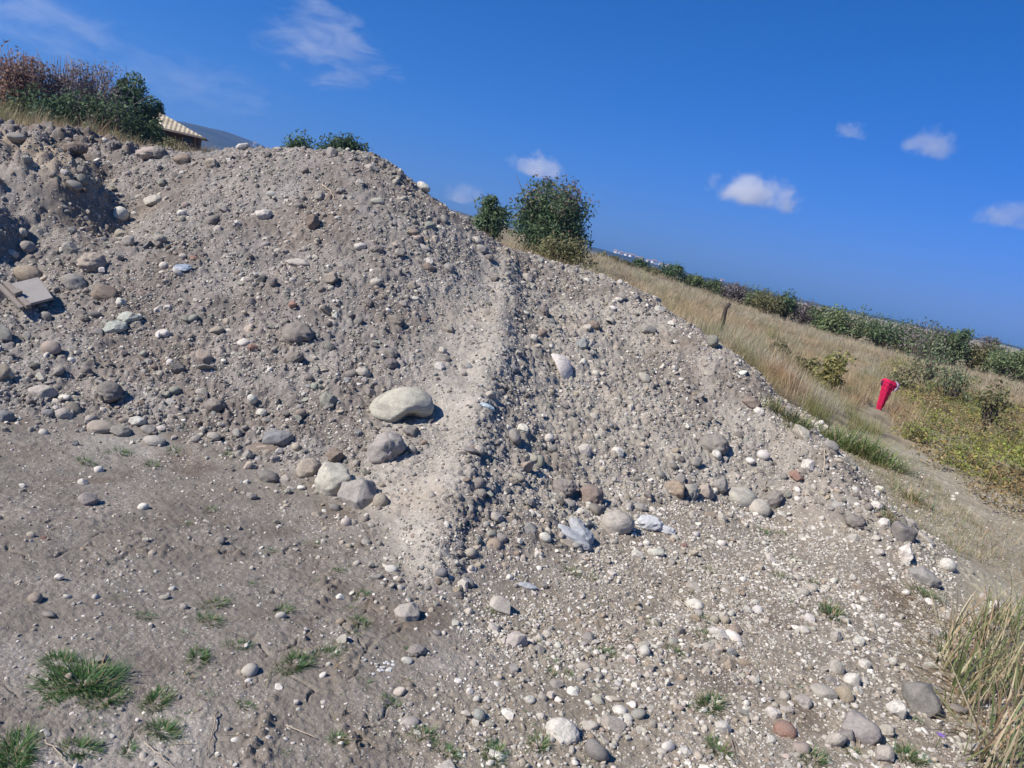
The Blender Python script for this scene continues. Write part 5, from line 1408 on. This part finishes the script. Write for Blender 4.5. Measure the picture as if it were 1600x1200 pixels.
# ------------------------------------------------------------------ clouds, well above the haze
def cloud(px, py, wpx, hpx, dist, dens, label, seed, wisp=False, lobes=9, flat=True):
    rs = np.random.default_rng(seed); a = ray(px, py); a = a / np.linalg.norm(a); c = a * dist + np.array([0, 0, EYE])
    W = wpx * dist / FPX * .5; Hh = hpx * dist / FPX * .5
    n = 26; gx, gy = np.meshgrid(np.arange(1), np.arange(1))
    v, f = ICO[4]; v = v.copy()
    q = v * np.array([W, W * .6, Hh])
    o = mesh_obj('cloud', q, f, None); o.location = c
    yaw = math.atan2(a[0], a[1]); o.rotation_euler = (0, 0, -yaw)
    t_ = NT('cloud_vapour'); tc = t_.n('ShaderNodeTexCoord').outputs['Object']
    nrm = t_.n('ShaderNodeVectorMath', {0: tc, 1: (1 / W, 1 / (W * .6), 1 / Hh)}, operation='MULTIPLY').outputs[0]
    off = t_.n('ShaderNodeVectorMath', {0: tc, 1: (seed * 811., seed * 37., seed * 91.)}, operation='ADD').outputs[0]
    rl = t_.n('ShaderNodeVectorMath', {0: nrm}, operation='LENGTH').outputs['Value']
    if wisp:
        st = t_.n('ShaderNodeVectorMath', {0: off, 1: (.55 / Hh, .55 / Hh, 1.3 / Hh)}, operation='MULTIPLY').outputs[0]
        nz = t_.noise(st, 1.6, 6, .62, .8); cov = t_.math('SUBTRACT', t_.math('MULTIPLY', nz, 1.75), t_.math('ADD', t_.math('MULTIPLY', rl, .55), .48))
    else:
        st = t_.n('ShaderNodeVectorMath', {0: off, 1: (1 / Hh, 1 / Hh, 1 / Hh)}, operation='MULTIPLY').outputs[0]
        nz = t_.noise(st, 1.15, 6, .6, .2); z_ = t_.n('ShaderNodeSeparateXYZ', {0: nrm}).outputs[2]
        base = t_.ramp(t_.math('ADD', z_, t_.math('MULTIPLY', nz, .25)), -.45, -.15)
        xz = t_.n('ShaderNodeSeparateXYZ', {0: nrm}); taper = t_.math('MULTIPLY', t_.math('MULTIPLY', t_.math('ADD', z_, .5), t_.math('ABSOLUTE', xz.outputs[0])), .2)
        cov = t_.math('MULTIPLY', t_.math('SUBTRACT', t_.math('SUBTRACT', t_.math('ADD', t_.math('MULTIPLY', nz, 2.2), -.28), rl), taper), base)
    dn = t_.math('MULTIPLY', t_.ramp(cov, 0.0, .28 if wisp else .55), dens / W)
    v_ = t_.n('ShaderNodeVolumePrincipled', {'Color': (1, 1, 1, 1), 'Anisotropy': .35}); t_.t.links.new(dn, v_.inputs['Density'])
    o.data.materials.append(t_.out(None, v_.outputs[0]))
    return tag(o, label, 'cloud', kind='thing')
DC = 4200.0
cloud(1172, 302, 165, 78, DC, 4.5, 'flat bottomed white cloud alone in the right half of the sky', 1)
cloud(838, 262, 118, 58, DC, 2.2, 'small white cloud above the big dark bush', 2)
cloud(1455, 226, 86, 66, DC, 1.2, 'small puffy cloud at the upper right', 3)
cloud(1578, 340, 110, 56, DC, 1.1, 'faint cloud cut by the right picture edge', 4)
cloud(722, 306, 92, 52, DC, 1.2, 'very faint cloud above the skyline left of the bushes', 5)
cloud(1328, 206, 60, 36, DC, .8, 'very faint small cloud between the upper right clouds', 6)
cloud(518, 74, 230, 140, DC, 1.0, 'wispy white cloud high above the tall mound', 7, True)
cloud(70, 34, 260, 110, DC, .45, 'thin wispy cloud in the top left corner', 8, True)
cloud(300, 130, 320, 90, DC, .3, 'faint streak of cloud above the thicket', 9, True)
# ------------------------------------------------------------------ camera, sun, sky
cam = bpy.data.cameras.new('camera'); co = bpy.data.objects.new('camera', cam); COL.objects.link(co)
cam.sensor_width = 36.0; cam.sensor_fit = 'HORIZONTAL'; cam.lens = 36.0 * FPX / 1600.0
cam.clip_start = 0.05; cam.clip_end = 20000
Rv = Vector((cr, sr * sp, sr * cp)); Uv = Vector((-sr, cr * sp, cr * cp)); Fv = Vector((0, cp, -sp))
mt = Matrix((Rv, Uv, -Fv)).transposed().to_4x4(); mt.translation = Vector((0, 0, EYE))
co.matrix_world = mt
SC.camera = co

SUN_EL, SUN_AZ = rad(41), math.atan2(-0.87, -0.50)       # azimuth measured from +Y towards +X
sun = bpy.data.lights.new('sun', 'SUN'); so = bpy.data.objects.new('sun', sun); COL.objects.link(so)
sun.energy = 5.0; sun.angle = rad(0.5); sun.color = (1.0, .955, .89)
d = Vector((math.sin(SUN_AZ) * math.cos(SUN_EL), math.cos(SUN_AZ) * math.cos(SUN_EL), math.sin(SUN_EL)))
so.rotation_euler = d.to_track_quat('Z', 'Y').to_euler(); so.location = (-20, -8, 30)

w = bpy.data.worlds.new('World'); SC.world = w; w.use_nodes = True
nt = w.node_tree; nt.nodes.clear()
sky = nt.nodes.new('ShaderNodeTexSky'); sky.sky_type = 'NISHITA'; sky.sun_disc = False
sky.sun_elevation = SUN_EL; sky.sun_rotation = SUN_AZ % (2 * math.pi)
sky.altitude = 0; sky.air_density = 1.0; sky.dust_density = 0.6; sky.ozone_density = 3.0
# the dry, deep blue of this sky: each channel gets its own contrast
sep = nt.nodes.new('ShaderNodeSeparateColor'); comb = nt.nodes.new('ShaderNodeCombineColor')
nt.links.new(sky.outputs[0], sep.inputs[0])
for ch, (p_, a_) in enumerate(((1.84, .25), (.83, .335), (1.0, .90))):
    m1 = nt.nodes.new('ShaderNodeMath'); m1.operation = 'MULTIPLY'; m1.inputs[1].default_value = .1275
    m2 = nt.nodes.new('ShaderNodeMath'); m2.operation = 'POWER'; m2.inputs[1].default_value = p_
    m3 = nt.nodes.new('ShaderNodeMath'); m3.operation = 'MULTIPLY'; m3.inputs[1].default_value = a_ / .1275
    nt.links.new(sep.outputs[ch], m1.inputs[0]); nt.links.new(m1.outputs[0], m2.inputs[0]); nt.links.new(m2.outputs[0], m3.inputs[0]); nt.links.new(m3.outputs[0], comb.inputs[ch])
bg = nt.nodes.new('ShaderNodeBackground'); bg.inputs['Strength'].default_value = 0.10
wo = nt.nodes.new('ShaderNodeOutputWorld')
nt.links.new(comb.outputs[0], bg.inputs['Color']); nt.links.new(bg.outputs[0], wo.inputs['Surface'])
SC.view_settings.view_transform = 'Standard'; SC.view_settings.look = 'None'
SC.view_settings.exposure = 0.35; SC.view_settings.gamma = 1.0
SC.cycles.use_denoising = True
SC.cycles.max_bounces = 8; SC.cycles.diffuse_bounces = 3; SC.cycles.transparent_max_bounces = 16
SC.cycles.volume_bounces = 5
